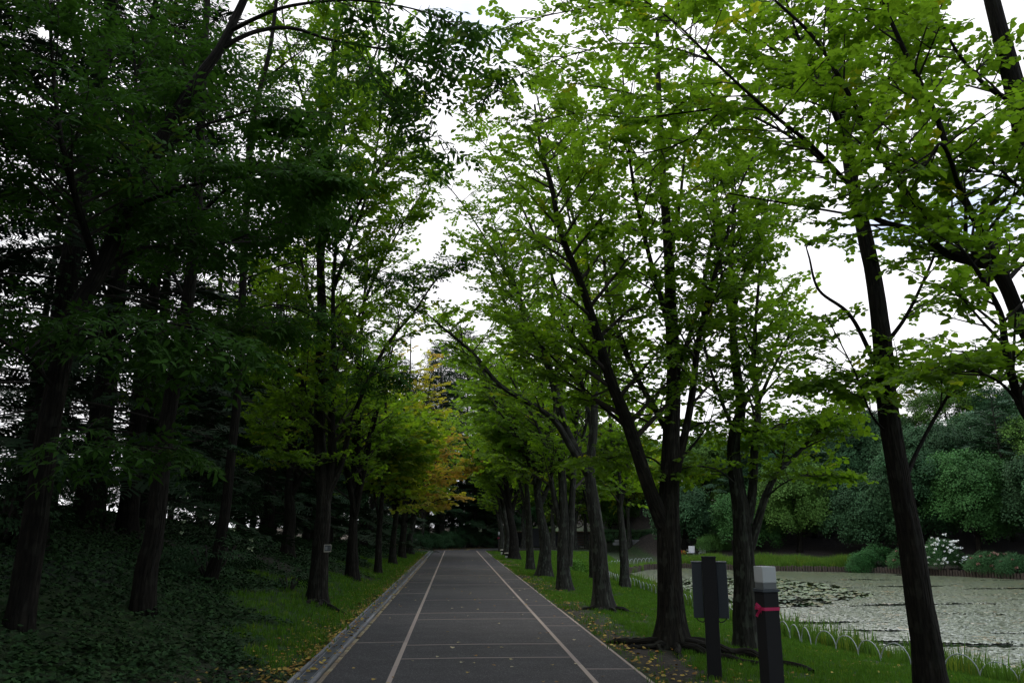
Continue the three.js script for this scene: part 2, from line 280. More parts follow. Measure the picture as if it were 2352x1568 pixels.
function spray(kind, L, pairs, size, sd) { // a flat leafy twig along +x
  srand(sd); const o = { pos: [], idx: [] };
  for (let i = 0; i < pairs; i++) {
    const t = (i + 0.6) / pairs, x = L * t, dr = -0.1 * L * t * t;
    for (const s of [-1, 1]) { if (rnd() < 0.1) continue; leafShape(o, place(x + rr(-0.02, 0.02), dr + rr(-0.03, 0.02), s * 0.01, rr(-0.55, 0.55), -s * rr(0.6, 1.35), rr(-0.65, 0.25)), kind, size * rr(0.75, 1.15), i * 2 + s); }
  }
  leafShape(o, place(L, -0.1 * L, 0, rr(-0.3, 0.3), 0, -0.2), kind, size, 77);
  // the twig itself
  const b = o.pos.length / 3; for (const [x, y, w] of [[0, 0, 0.004], [L * 0.5, -0.025 * L, 0.003], [L, -0.1 * L, 0.001]]) o.pos.push(x, y, -w, x, y + w, 0, x, y, w);
  for (let i = 0; i < 2; i++) for (let k = 0; k < 2; k++) { const a = b + i * 3 + k; o.idx.push(a, a + 1, a + 3, a + 1, a + 4, a + 3); }
  return geoFrom(o.pos, o.idx);
}
function frond(L, n, sd, w = 0.16) { // conifer spray
  srand(sd); const pos = [], idx = [];
  for (let i = 0; i < n; i++) {
    const t = (i + 0.5) / n, x = L * t, ww = w * (1 - 0.75 * t);
    for (const s of [-1, 1]) { const b = pos.length / 3, l = ww * rr(0.7, 1.2), y = rr(-0.035, 0.035) - 0.08 * t; pos.push(x - l * 0.06, -0.05 * t, 0, x + l * 0.12, -0.05 * t, 0.004 * s, x + l * 0.75, y, s * l, x + l * 0.32, y + 0.015, s * l * 0.8); idx.push(b, b + 1, b + 2, b, b + 2, b + 3); }
  }
  return geoFrom(pos, idx);
}
function tuft(R, n, size, sd) { // leaf ball for far crowns
  srand(sd); const o = { pos: [], idx: [] };
  for (let i = 0; i < n; i++) { const a = rr(0, 6.283), u = rr(-0.5, 1), q = Math.sqrt(1 - Math.min(1, u * u)), r = R * Math.pow(rnd(), 0.4); leafShape(o, place(Math.cos(a) * q * r, u * r * 0.8, Math.sin(a) * q * r, rr(-0.8, 0.8), rr(0, 6.28), rr(-0.9, 0.5)), 'far', size * rr(0.7, 1.2), i); }
  return geoFrom(o.pos, o.idx);
}
const G = {
  katsura: [spray('round', 0.42, 8, 0.072, 11), spray('round', 0.34, 7, 0.078, 12)],
  katsuraFar: [spray('roundFar', 0.55, 6, 0.12, 13), spray('roundFar', 0.5, 6, 0.13, 14)],
  pointed: [spray('pointed', 0.45, 7, 0.095, 15), spray('pointed', 0.36, 6, 0.1, 16)],
  frond: [frond(0.7, 16, 17), frond(0.55, 14, 18)],
  frondFar: [frond(1.2, 9, 19, 0.45), frond(1.0, 8, 20, 0.4)],
  tuft: [tuft(0.55, 95, 0.125, 21), tuft(0.5, 85, 0.14, 22)],
};
// an InstancedMesh of sprays under a thing; items = [position, direction, normal, scale, colour]
function instanced(name, geo, m, items, parent, origin = V(0, 0, 0)) {
  if (!items.length) return;
  const im = new THREE.InstancedMesh(geo, m, items.length); im.name = name; im.castShadow = im.receiveShadow = true; im.userData.kind = 'stuff';
  const mt = new THREE.Matrix4(), X = V(), Y = V(), Z = V();
  items.forEach(([p, d, n, s, c], i) => { X.copy(d).normalize(); Z.crossVectors(X, n).normalize(); Y.crossVectors(Z, X); mt.makeBasis(X, Y, Z); mt.scale(V(s, s, s)); mt.setPosition(p.x - origin.x, p.y - origin.y, p.z - origin.z); im.setMatrixAt(i, mt); im.setColorAt(i, c); });
  parent.add(im); return im;
}

// ------------------------------------------------------------------ trees
const tintG = (v = 0.25, yel = 0) => { const b = 1 + (rnd() - 0.5) * 2 * v, y = rnd() < yel ? rr(0.5, 1) : rnd() * yel * 0.6; return new THREE.Color().setRGB(b * (1 + y * 1.3), b * (1 + y * 0.35), b * (1 - rnd() * 0.3)); };
const FAR_OFF = new THREE.Color();
/* spec: base, trunk: points + radii, limbs: [{pts, r0, r1, n, len}], foliage options */
function buildTree(o) {
  const base = o.base, t = thing(o.name, o.label, 'tree', base, o.group), rel = p => p.clone().sub(base);
  srand(o.seed);
  const dist = base.length(), rs = dist < 14 ? 40 : dist < 30 ? 24 : 12, bark = o.bark ?? M.bark;
  const tp = smooth(o.trunk.map(rel), Math.round(o.trunk.length * (dist < 14 ? 22 : dist < 30 ? 12 : 6)));
  const tr = o.tr, trad = u => lerp(tr[0], tr[1], Math.pow(u, 0.8));
  part('trunk', tube(tp, trad, rs, o.rough ?? 0.09, o.flare ?? 0.55, o.seed % 97), bark, t);
  const tw = [], sprays = [[], []], leaves = [];
  const lm = o.leaf ?? {}, spacing = lm.spacing ?? 0.2, sc = lm.scale ?? 1;
  const flat = lm.flat ?? 0.5, droop = lm.droop ?? 0.1;
  const putSpray = (p, dir) => {
    if (p.clone().add(base).distanceTo(camera.position) < (o.trim ?? 3.2)) return;
    const n = V(rr(-1, 1) * flat, 1, rr(-1, 1) * flat).normalize(), d = dir.clone(); d.y -= droop * rnd() * 2;
    sprays[rnd() < 0.5 ? 0 : 1].push([p, d, n, sc * rr(0.75, 1.2), o.tint ? o.tint(p.clone().add(base)) : tintG(0.22, o.yellow ?? 0.02)]);
  };
  const branch = (p, d, L, r, lvl) => {
    const n = lvl ? 3 : 5, pts = [p.clone()], q = p.clone(), dd = d.clone(); const bend = V(rr(-1, 1), rr(-0.5, 0.9), rr(-1, 1)).multiplyScalar(0.28);
    for (let i = 0; i < n; i++) { dd.addScaledVector(bend, 1 / n).normalize(); q.addScaledVector(dd, L / n); pts.push(q.clone()); }
    tw.push(tube(pts, u => r * (1 - 0.8 * u) + 0.002, lvl ? 3 : 5));
    if (lvl < 1) { const m = Math.max(2, Math.round(L * (lm.sub ?? 2.7))); for (let i = 0; i < m; i++) { const u = (i + 0.6 + rr(-0.3, 0.3)) / m * 0.95 + 0.05, k = Math.min(n - 1, Math.floor(u * n)), a = pts[k].clone().lerp(pts[k + 1], u * n - k), tg = pts[k + 1].clone().sub(pts[k]).normalize(); const side = V(rr(-1, 1), rr(-0.35, 0.45), rr(-1, 1)).normalize(); const dr = tg.multiplyScalar(0.75).addScaledVector(side, 0.9).normalize(); branch(a, dr, L * rr(0.3, 0.5) * (1.15 - 0.5 * u), r * 0.5, 1); } }
    const m = Math.max(1, Math.round(L / spacing));
    for (let i = 0; i < m; i++) { const u = lerp(lvl ? 0.15 : 0.35, 1, (i + rnd()) / m), k = Math.min(n - 1, Math.floor(u * n)), a = pts[k].clone().lerp(pts[k + 1], u * n - k), tg = pts[k + 1].clone().sub(pts[k]).normalize(); const s = i % 2 ? 1 : -1, lat = V(-tg.z, 0, tg.x).multiplyScalar(s); if (lat.lengthSq() < 0.05) lat.set(rr(-1, 1), 0, rr(-1, 1)); putSpray(a, tg.clone().multiplyScalar(0.7).addScaledVector(lat.normalize(), rr(0.4, 1)).normalize()); }
  };
  for (const l of o.limbs) {
    const pts = smooth(l.pts.map(rel), l.pts.length * (dist < 30 ? 6 : 4)), r0 = l.r0, r1 = l.r1 ?? 0.012;
    if (!l.noMesh) part('limb', tube(pts, u => lerp(r0, r1, Math.pow(u, 0.75)), dist < 14 ? 12 : dist < 30 ? 8 : 6, dist < 30 ? 0.06 : 0, 0, o.seed % 31), bark, t);
    const n = l.n ?? 18, out = l.out ? l.out : null;
    for (let i = 0; i < n; i++) {
      const u = lerp(l.t0 ?? 0.25, 1, (i + rnd()) / n), k = Math.min(pts.length - 2, Math.floor(u * (pts.length - 1))), a = pts[k].clone().lerp(pts[k + 1], u * (pts.length - 1) - k), tg = pts[k + 1].clone().sub(pts[k]).normalize();
      const side = V(rr(-1, 1), 0, rr(-1, 1)).normalize(), d = tg.clone().multiplyScalar(l.along ?? 0.55).addScaledVector(side, 0.85); d.y += l.lift ?? 0.1; if (out) d.addScaledVector(out, 0.5); d.normalize();
      branch(a, d, (l.len ?? 1.3) * rr(0.55, 1.1) * (1.1 - 0.55 * u), Math.max(0.006, lerp(r0, r1, u) * 0.4), 0);
    }
  }
  if (tw.length) part('twigs', merge(tw), o.twig ?? M.twig, t, 'stuff');
  const geos = o.geo ?? (dist < 26 ? G.katsura : G.katsuraFar), mat = o.mat ?? M.katsura;
  // the leaves that show largest: single leaves of their own
  if (o.singleLeaves) {
    const lo = { pos: [], idx: [] }; leafShape(lo, new THREE.Matrix4(), o.leafKind ?? 'round', 0.08, 3); const lg = geoFrom(lo.pos, lo.idx);
    const all = sprays[0].concat(sprays[1]).filter(s => { const w = s[0].clone().add(base), q = w.clone().project(camera); return Math.abs(q.x) < 1.05 && Math.abs(q.y) < 1.05 && q.z < 1; }).sort((a, b) => a[0].clone().add(base).distanceTo(camera.position) - b[0].clone().add(base).distanceTo(camera.position)).slice(0, 300);
    for (const s of all) { const m = part('leaf', lg, mat, t); m.position.copy(s[0]).add(V(rr(-0.06, 0.06), rr(-0.05, 0.05), rr(-0.06, 0.06))); m.rotation.set(rr(-0.5, 0.5), rr(0, 6.28), rr(-0.5, 0.3)); }
  }
  if (!o.geo && dist > 26) sprays.forEach(l => { const k = l.filter(() => rnd() < 0.62); l.length = 0; k.forEach(q => { q[3] *= 1.2; l.push(q); }); });
  if (!o.bare) { instanced('foliage', geos[0], mat, sprays[0], t); instanced('foliage', geos[1], mat, sprays[1], t); }
  stats.sprays += sprays[0].length + sprays[1].length;
  return t;
}
const stats = { sprays: 0 };
// a vase-shaped broadleaf grown from numbers: trunk, then rising limbs
function vase(base, h, o) {
  srand(o.seed); const fork = o.fork ?? 2.0, lean = o.lean ?? V(0, 0, 0), R = o.R ?? 2.2, n = o.nl ?? 6;
  const top = base.clone().add(V(lean.x * 0.6, h, lean.z * 0.6)), trunk = [base.clone().add(V(0, -0.15, 0)), base.clone().add(V(rr(-0.05, 0.05), fork * 0.5, rr(-0.05, 0.05))), base.clone().lerp(top, fork / h).add(V(rr(-0.1, 0.1), 0, rr(-0.1, 0.1))), base.clone().lerp(top, 0.55).add(V(rr(-0.2, 0.2), 0, rr(-0.2, 0.2))), top];
  const limbs = [{ pts: [trunk[2], trunk[3], trunk[4]], r0: 0.03, r1: 0.01, n: o.n ?? 16, len: (o.len ?? 1.4) * 0.8, t0: 0.05, noMesh: true }];
  const a0 = rnd() * 6.28;
  for (let i = 0; i < n; i++) {
    const a = a0 + i / n * 6.283 + rr(-0.3, 0.3), y0 = fork * rr(0.75, 1.7), s = base.clone().lerp(top, y0 / h), hh = h * rr(0.55, 0.92), d = V(Math.cos(a), 0, Math.sin(a)), RR = R * rr(0.75, 1.15);
    limbs.push({ pts: [s, s.clone().addScaledVector(d, RR * 0.28).add(V(0, (hh - y0) * 0.3, 0)), s.clone().addScaledVector(d, RR * 0.65).addScaledVector(lean, 0.4).add(V(0, (hh - y0) * 0.65, 0)), s.clone().addScaledVector(d, RR).addScaledVector(lean, 0.8).add(V(0, hh - y0, 0))], r0: o.r * 0.42, r1: 0.012, n: o.n ?? 16, len: o.len ?? 1.4, t0: o.t0 ?? 0.12 });
  }
  return buildTree({ base, trunk, tr: [o.r, 0.03], limbs, ...o });
}
const Z = (z, list, dz = []) => list.map(([x, y], i) => atZ(x, y, z + (dz[i] ?? (dz.length ? dz[dz.length - 1] : 0))));

// --- right row beside the path
{ // big dark-stemmed tree with a fork, beside the sign
  const b = onPlane(1547, 1478, 0), z = b.z, r = 0.2;
  buildTree({ name: 'avenue_tree', label: 'thick dark-trunked forked tree with exposed roots behind the dark sign post', seed: 101, base: b, group: 'trees lining the path', flare: 0.75,
    trunk: [b.clone().add(V(0, -0.12, 0)), ...Z(z, [[1543, 1400], [1537, 1250], [1538, 1100], [1542, 1000], [1547, 850], [1540, 680], [1535, 560], [1524, 430], [1515, 250], [1510, 60]])], tr: [0.205, 0.03],
    limbs: [
      { pts: Z(z, [[1525, 1205], [1492, 1125], [1447, 985], [1402, 870], [1370, 760], [1330, 640], [1290, 540], [1265, 420], [1240, 330], [1228, 240]], [0, 0.1, 0.2, 0.4, 0.5, 0.7, 0.8]), r0: 0.13, r1: 0.015, n: 34, len: 1.5, t0: 0.2 },
      { pts: Z(z, [[1553, 1090], [1588, 920], [1605, 780], [1640, 640], [1665, 560], [1692, 450], [1730, 360]], [0, 0, 0.3, 0.5]), r0: 0.07, r1: 0.012, n: 26, len: 1.3, t0: 0.15 },
      { pts: Z(z, [[1540, 1000], [1505, 940], [1450, 840], [1400, 700], [1385, 560], [1370, 420], [1330, 300]], [0, -0.3, -0.6, -0.9, -1.1]), r0: 0.06, r1: 0.012, n: 26, len: 1.3, t0: 0.15 },
      { pts: Z(z, [[1545, 880], [1600, 720], [1640, 520], [1650, 380], [1660, 220]], [0, -0.4, -0.8, -1]), r0: 0.05, r1: 0.012, n: 24, len: 1.3, t0: 0.1 },
      { pts: Z(z, [[1540, 760], [1500, 620], [1460, 450], [1440, 300], [1430, 160]], [0, 0.4, 0.9, 1.2]), r0: 0.05, r1: 0.012, n: 24, len: 1.2, t0: 0.1 },
      { pts: Z(z, [[1445, 985], [1380, 930], [1310, 860], [1240, 790], [1200, 730]], [0.2, -0.2, -0.4]), r0: 0.035, r1: 0.008, n: 16, len: 1.0, t0: 0.2, lift: -0.05 },
      { pts: Z(z, [[1538, 600], [1560, 480], [1575, 330], [1590, 180], [1600, 60]], [0, -0.2]), r0: 0.035, r1: 0.01, n: 20, len: 1.2, t0: 0.1 },
      { pts: Z(z, [[1560, 1060], [1610, 1000], [1640, 950]], [0, -0.5, -0.9]), r0: 0.03, r1: 0.008, n: 6, len: 0.8, t0: 0.4 },
      { pts: Z(z, [[1556, 1010], [1620, 970], [1700, 985], [1770, 1010]], [0, -0.4, -0.6, -0.7]), r0: 0.022, r1: 0.005, n: 16, len: 0.8, t0: 0.25, lift: -0.05 },
      { pts: Z(z, [[1532, 1080], [1490, 1050], [1430, 1045], [1380, 1060]], [0, -0.5, -0.8]), r0: 0.02, r1: 0.005, n: 14, len: 0.8, t0: 0.3, lift: -0.05 },
    ], singleLeaves: true });
}
{ // second tree of the row, its long limbs arch over the path
  const b = onPlane(1386, 1392, 0), z = b.z;
  buildTree({ name: 'avenue_tree', label: 'leaning mossy tree whose long limbs arch over the path', seed: 102, base: b, group: 'trees lining the path', flare: 0.6, bark: M.barkGrey,
    trunk: [b.clone().add(V(0, -0.12, 0)), ...Z(z, [[1381, 1330], [1374, 1240], [1362, 1150], [1355, 1085], [1362, 1000], [1366, 900], [1360, 780], [1350, 640], [1345, 500]])], tr: [0.2, 0.03],
    limbs: [
      { pts: Z(z, [[1352, 1090], [1314, 1032], [1270, 962], [1149, 885], [1087, 812], [1014, 750], [981, 720]], [0, 0.2, 0.3, 0.6]), r0: 0.1, r1: 0.012, n: 22, len: 1.0, t0: 0.3, lift: 0.2 },
      { pts: Z(z, [[1352, 1090], [1289, 959], [1252, 830], [1186, 757], [1160, 695], [1131, 629], [1095, 560]], [0, -0.2, -0.5, -0.8]), r0: 0.1, r1: 0.012, n: 30, len: 1.3, t0: 0.25 },
      { pts: Z(z, [[1300, 980], [1259, 830], [1215, 728], [1179, 647], [1150, 560], [1120, 470]], [0, 0.5, 0.9, 1.2]), r0: 0.06, r1: 0.01, n: 26, len: 1.3, t0: 0.2 },
      { pts: Z(z, [[1362, 1000], [1330, 850], [1290, 700], [1240, 560], [1210, 450]], [0, -0.4, -0.8, -1.2]), r0: 0.06, r1: 0.01, n: 26, len: 1.3, t0: 0.2 },
      { pts: Z(z, [[1366, 900], [1400, 760], [1430, 600], [1440, 480]], [0, 0.5, 1]), r0: 0.06, r1: 0.01, n: 22, len: 1.3, t0: 0.15 },
      { pts: Z(z, [[1259, 830], [1190, 680], [1110, 540], [1040, 440], [1000, 400]], [0.5, 0.2, 0]), r0: 0.035, r1: 0.008, n: 18, len: 0.9, t0: 0.15 },
      { pts: Z(z, [[1330, 850], [1270, 640], [1200, 480], [1140, 370], [1090, 300]], [-0.4, -0.2, 0.4]), r0: 0.045, r1: 0.008, n: 24, len: 1.1, t0: 0.15 },
      { pts: Z(z, [[1350, 640], [1300, 440], [1250, 290], [1220, 160]], [0, 0.3, 0.6]), r0: 0.045, r1: 0.008, n: 24, len: 1.2, t0: 0.15 },
      { pts: Z(z, [[1360, 780], [1330, 600], [1300, 460], [1290, 350]], [0, 0.3, 0.6]), r0: 0.05, r1: 0.01, n: 20, len: 1.2, t0: 0.15 },
    ] });
}
const rowLabel = 'trees lining the path';
{
  const b = onPlane(1298, 1350, 0), z = b.z;
  buildTree({ name: 'avenue_tree', label: 'twin-stemmed grey tree standing on the lawn behind the leaning mossy tree', seed: 103, base: b, group: rowLabel, bark: M.barkGrey,
    trunk: [b.clone().add(V(0, -0.12, 0)), ...Z(z, [[1293, 1280], [1296, 1200], [1292, 1120], [1288, 1000], [1280, 860], [1270, 700], [1265, 560]])], tr: [0.2, 0.03],
    limbs: [
      { pts: Z(z, [[1304, 1300], [1312, 1180], [1318, 1080], [1325, 960], [1335, 800], [1340, 640]]), r0: 0.14, r1: 0.015, n: 26, len: 1.6, t0: 0.3 },
      { pts: Z(z, [[1292, 1220], [1270, 1130], [1262, 1070], [1235, 980], [1180, 880], [1140, 800]], [0, 0, 0.3, 0.5]), r0: 0.1, r1: 0.012, n: 26, len: 1.6, t0: 0.2 },
      { pts: Z(z, [[1290, 1060], [1250, 940], [1210, 800], [1180, 680]], [0, -0.6, -1.2]), r0: 0.07, r1: 0.012, n: 24, len: 1.5, t0: 0.15 },
      { pts: Z(z, [[1318, 1080], [1350, 960], [1380, 820], [1390, 700]], [0, 0.5, 1]), r0: 0.06, r1: 0.012, n: 24, len: 1.5, t0: 0.2 }] });
}
vase(onPlane(1249, 1320, 0), 10.5, { name: 'avenue_tree', label: 'stout grey tree with a bulging base right of the path', seed: 104, r: 0.26, group: rowLabel, bark: M.barkGrey, fork: 2.3, lean: V(-1.4, 0, 0), R: 2.4, n: 17, nl: 7, len: 1.7 });
vase(onPlane(1218, 1306, 0), 10, { name: 'avenue_tree', label: 'slender straight tree with a flared foot beside the stout grey tree', seed: 105, r: 0.19, group: rowLabel, bark: M.barkGrey, fork: 2.8, lean: V(-1.2, 0, 0), R: 2.2, n: 14, len: 1.7 });
vase(onPlane(1180, 1283, 0), 10, { name: 'avenue_tree', label: 'dark peeling tree beside the white mushroom lamp', seed: 106, r: 0.3, group: rowLabel, bark: M.barkDark, fork: 2.6, lean: V(-1.4, 0, 0), R: 2.4, n: 13, len: 1.9 });
vase(onPlane(1164, 1276, 0), 10, { name: 'avenue_tree', label: 'lichen-spotted pale tree right behind the white mushroom lamp', seed: 107, r: 0.26, group: rowLabel, bark: M.barkGrey, fork: 2.6, lean: V(-1.6, 0, 0), R: 2.4, n: 13, len: 1.9 });
vase(onPlane(1153, 1268, 0), 10, { name: 'avenue_tree', label: 'pale multi-stemmed tree near the far end of the path', seed: 108, r: 0.22, group: rowLabel, bark: M.barkGrey, fork: 1.6, lean: V(-1.2, 0, 0), R: 2.4, n: 12, len: 1.9 });
// --- trees on the lawn towards the pond
{
  const b = hit(1718, 1490), z = b.z;
  buildTree({ name: 'lawn_tree', label: 'knobbly grey many-stemmed tree on the lawn behind the dark lamp bollard', seed: 111, base: b, group: 'trees on the lawn', bark: M.barkGrey, flare: 0.5, rough: 0.12,
    trunk: [b.clone().add(V(0, -0.15, 0)), ...Z(z, [[1713, 1420], [1712, 1340], [1708, 1250], [1703, 1170], [1691, 1090], [1687, 1013], [1702, 940], [1690, 830], [1683, 739], [1680, 600], [1690, 450]])], tr: [0.2, 0.03],
    limbs: [
      { pts: Z(z, [[1722, 1260], [1735, 1220], [1757, 1145], [1786, 1087], [1823, 1050], [1862, 1010], [1920, 955], [1975, 920]], [0, 0, 0, -0.2, -0.3]), r0: 0.085, r1: 0.012, n: 20, len: 1.0, t0: 0.4, lift: 0.2 },
      { pts: Z(z, [[1716, 1200], [1727, 1145], [1735, 1013], [1742, 940], [1731, 830], [1735, 757], [1745, 620], [1750, 500]], [0, 0, 0.1]), r0: 0.09, r1: 0.012, n: 26, len: 1.15, t0: 0.35 },
      { pts: Z(z, [[1740, 930], [1770, 860], [1800, 800], [1822, 740]], [0.1, 0.2]), r0: 0.035, r1: 0.01, n: 8, len: 0.8, t0: 0.3 },
      { pts: Z(z, [[1700, 1120], [1650, 1080], [1600, 1070], [1560, 1080]], [0, 0.3, 0.5]), r0: 0.02, r1: 0.005, n: 14, len: 0.8, t0: 0.2, lift: -0.05 },
      { pts: Z(z, [[1735, 1040], [1780, 980], [1850, 960], [1930, 985]], [0, -0.3, -0.5]), r0: 0.022, r1: 0.005, n: 18, len: 0.9, t0: 0.2, lift: -0.05 },
      { pts: Z(z, [[1757, 1145], [1800, 1110], [1850, 1090], [1900, 1090]], [0, 0.3, 0.4]), r0: 0.018, r1: 0.005, n: 12, len: 0.7, t0: 0.3, lift: -0.02 },
      { pts: Z(z, [[1690, 1000], [1650, 900], [1620, 800], [1610, 680]], [0, 0.3, 0.6]), r0: 0.04, r1: 0.01, n: 18, len: 1.1, t0: 0.2 },
      { pts: Z(z, [[1700, 950], [1740, 870], [1790, 770], [1800, 660]], [0, -0.5, -0.8]), r0: 0.04, r1: 0.01, n: 14, len: 0.9, t0: 0.25 },
      { pts: Z(z, [[1685, 760], [1660, 640], [1640, 500], [1640, 380]], [0, 0.4, 0.6]), r0: 0.04, r1: 0.01, n: 18, len: 1.1, t0: 0.15 },
      { pts: Z(z, [[1683, 720], [1720, 600], [1760, 480], [1775, 380]], [0, 0.3, 0.5]), r0: 0.04, r1: 0.01, n: 16, len: 0.9, t0: 0.15 },
    ] });
}
{ // leaning trunk on the grass at the right
  const b = hit(2155, 1612), z = b.z;
  buildTree({ name: 'lawn_tree', label: 'tall leaning brown trunk with a knot, standing on the grass before the pond', seed: 112, base: b, group: 'trees on the lawn', bark: M.barkDark, flare: 0.3, rough: 0.07,
    trunk: [b.clone().add(V(0, -0.12, 0)), ...Z(z, [[2141, 1568], [2128, 1470], [2113, 1383], [2094, 1247], [2070, 1120], [2039, 922], [2024, 757], [2006, 629], [1982, 518], [1958, 414], [1935, 250], [1915, 100], [1900, -60]])], tr: [0.185, 0.045],
    limbs: [
      { pts: Z(z, [[2016, 845], [1950, 720], [1881, 665], [1859, 590], [1850, 560]]), r0: 0.03, r1: 0.006, n: 2, len: 0.3, t0: 0.9 },
      { pts: Z(z, [[2078, 1105], [2115, 1021], [2170, 922], [2181, 904]], [0, -0.2, -0.3]), r0: 0.03, r1: 0.014, n: 5, len: 0.9, t0: 0.6 },
      { pts: Z(z, [[2032, 794], [2079, 731], [2137, 611], [2170, 520]], [0, 0.1, 0.2]), r0: 0.028, r1: 0.01, n: 12, len: 0.9, t0: 0.3 },
      { pts: Z(z, [[2048, 1002], [2006, 958], [1965, 856], [1896, 720]], [0, 0.1]), r0: 0.018, r1: 0.006, n: 10, len: 0.8, t0: 0.3, lift: -0.1 },
      { pts: Z(z, [[2030, 900], [2000, 880], [1940, 870], [1870, 880]], [0, -0.3, -0.4]), r0: 0.016, r1: 0.006, n: 16, len: 0.9, t0: 0.2, lift: -0.1 },
      { pts: Z(z, [[2035, 880], [2090, 850], [2180, 820], [2260, 800]], [0, -0.3, -0.4]), r0: 0.016, r1: 0.006, n: 16, len: 0.9, t0: 0.2, lift: -0.1 },
      { pts: Z(z, [[1960, 420], [2000, 300], [2050, 150], [2080, 0]], [0, 0.3, 0.5]), r0: 0.04, r1: 0.01, n: 22, len: 1.1, t0: 0.15 },
      { pts: Z(z, [[1950, 340], [1900, 220], [1840, 100], [1800, -20]], [0, 0.3, 0.5]), r0: 0.04, r1: 0.01, n: 22, len: 1.1, t0: 0.15 },
    ], singleLeaves: true });
}
{ // tree just outside the frame at the right; its limbs sweep left over the picture
  const b = onGround(5.3, -5.0), z = -5.6;
  buildTree({ name: 'lawn_tree', label: 'near tree whose round-leaved limbs sweep over the lawn from beside the pond bank', seed: 113, base: b, group: 'trees on the lawn', bark: M.barkDark, flare: 0.4, rough: 0.08, leaf: { spacing: 0.24, sub: 2.4, flat: 0.3, droop: 0.05, scale: 0.84 },
    trunk: [b.clone().add(V(0, -0.12, 0)), b.clone().add(V(0.02, 0.8, -0.2)), ...Z(z, [[2560, 1090], [2470, 820], [2400, 520], [2340, 240], [2290, 40], [2240, -160]], [0.2, 0.1, -0.2, -0.4, -0.4])], tr: [0.19, 0.05],
    limbs: [
      { pts: Z(z, [[2555, 1090], [2460, 930], [2352, 750], [2306, 647], [2262, 590], [2200, 545], [2115, 484], [2061, 414], [1999, 310], [1950, 215], [1867, 83], [1780, 0]], [0.2, 0, -0.2, -0.3, -0.4, -0.5, -0.6, -0.7, -0.8]), r0: 0.075, r1: 0.012, n: 27, len: 0.95, t0: 0.25 },
      { pts: Z(z, [[2352, 750], [2310, 640], [2260, 540], [2206, 435], [2152, 269], [2082, 124], [2024, 0], [1990, -60]], [-0.2, -0.2, -0.3, -0.4]), r0: 0.05, r1: 0.012, n: 22, len: 0.95, t0: 0.2 },
      { pts: Z(z, [[2289, 613], [2186, 588], [2115, 534], [2012, 501], [1941, 414], [1846, 335], [1776, 290], [1668, 244], [1544, 232], [1378, 199]], [-0.3, -0.5, -0.8, -1.1, -1.4, -1.8, -2.1, -2.4]), r0: 0.04, r1: 0.006, n: 27, len: 0.8, t0: 0.25, lift: 0.02 },
      { pts: Z(z, [[2115, 534], [2020, 505], [1958, 493], [1834, 472], [1720, 452], [1668, 443]], [-0.5, -0.8, -1, -1.2]), r0: 0.018, r1: 0.006, n: 2, len: 0.2, t0: 0.3 },
      { pts: Z(z, [[2530, 1090], [2420, 1010], [2352, 940], [2310, 794], [2299, 720], [2243, 618], [2200, 560]], [0.4, 0.4, 0.2]), r0: 0.05, r1: 0.012, n: 12, len: 0.85, t0: 0.3 },
      { pts: Z(z, [[1941, 414], [1860, 330], [1760, 250], [1640, 140], [1560, 60], [1480, 0]], [-1.4, -1.2, -0.9]), r0: 0.025, r1: 0.006, n: 21, len: 0.8, t0: 0.1 },
      { pts: Z(z, [[1999, 310], [1900, 200], [1800, 130], [1700, 60], [1600, 0]], [-0.8, -1.8, -2.6, -3]), r0: 0.025, r1: 0.006, n: 20, len: 0.8, t0: 0.1 },
      { pts: Z(z, [[2340, 240], [2270, 200], [2200, 120], [2150, 20]], [-0.4]), r0: 0.03, r1: 0.008, n: 10, len: 0.7, t0: 0.1 },
      { pts: Z(z, [[1668, 244], [1560, 260], [1450, 270], [1330, 260], [1230, 280]], [-1.9, -2.4, -2.8]), r0: 0.012, r1: 0.004, n: 14, len: 0.6, t0: 0.1, lift: -0.05 },
      { pts: Z(z, [[1640, 140], [1540, 110], [1430, 100], [1300, 130], [1180, 180], [1100, 240]], [-1, -1.6, -2.2, -2.8]), r0: 0.014, r1: 0.004, n: 22, len: 0.6, t0: 0.1 },
      { pts: Z(z, [[1600, 30], [1480, 10], [1340, 20], [1200, 50], [1090, 90]], [-3, -3.2, -3.4]), r0: 0.014, r1: 0.004, n: 22, len: 0.6, t0: 0.05 },
      { pts: Z(z, [[1668, 244], [1580, 320], [1480, 350], [1380, 340]], [-1.9, -2.4]), r0: 0.012, r1: 0.004, n: 12, len: 0.5, t0: 0.1 },
      { pts: Z(z, [[2206, 435], [2160, 330], [2120, 380], [2050, 300]], [-0.2, 0.2]), r0: 0.02, r1: 0.005, n: 10, len: 0.7, t0: 0.1 },
      { pts: Z(z, [[2352, 940], [2300, 880], [2230, 850], [2150, 850]], [0.2]), r0: 0.014, r1: 0.005, n: 9, len: 0.6, t0: 0.2, lift: -0.05 },
      { pts: Z(z, [[2400, 520], [2330, 420], [2280, 400], [2220, 390]], [-0.2]), r0: 0.02, r1: 0.005, n: 9, len: 0.7, t0: 0.1 },
    ], singleLeaves: true });
}
vase(hit(1436, 1350), 9, { name: 'lawn_tree', label: 'bent pale grey tree standing on the lawn near the hoop fence', seed: 114, r: 0.2, group: 'trees on the lawn', bark: M.barkGrey, fork: 2.2, lean: V(-0.9, 0, 0), R: 1.8, n: 12, len: 1.4 });
vase(hit(1362, 1330), 9, { name: 'lawn_tree', label: 'small grey tree half hidden behind the leaning mossy tree', seed: 115, r: 0.14, group: 'trees on the lawn', bark: M.barkGrey, fork: 2.4, R: 1.7, n: 11, len: 1.4, nl: 5 });
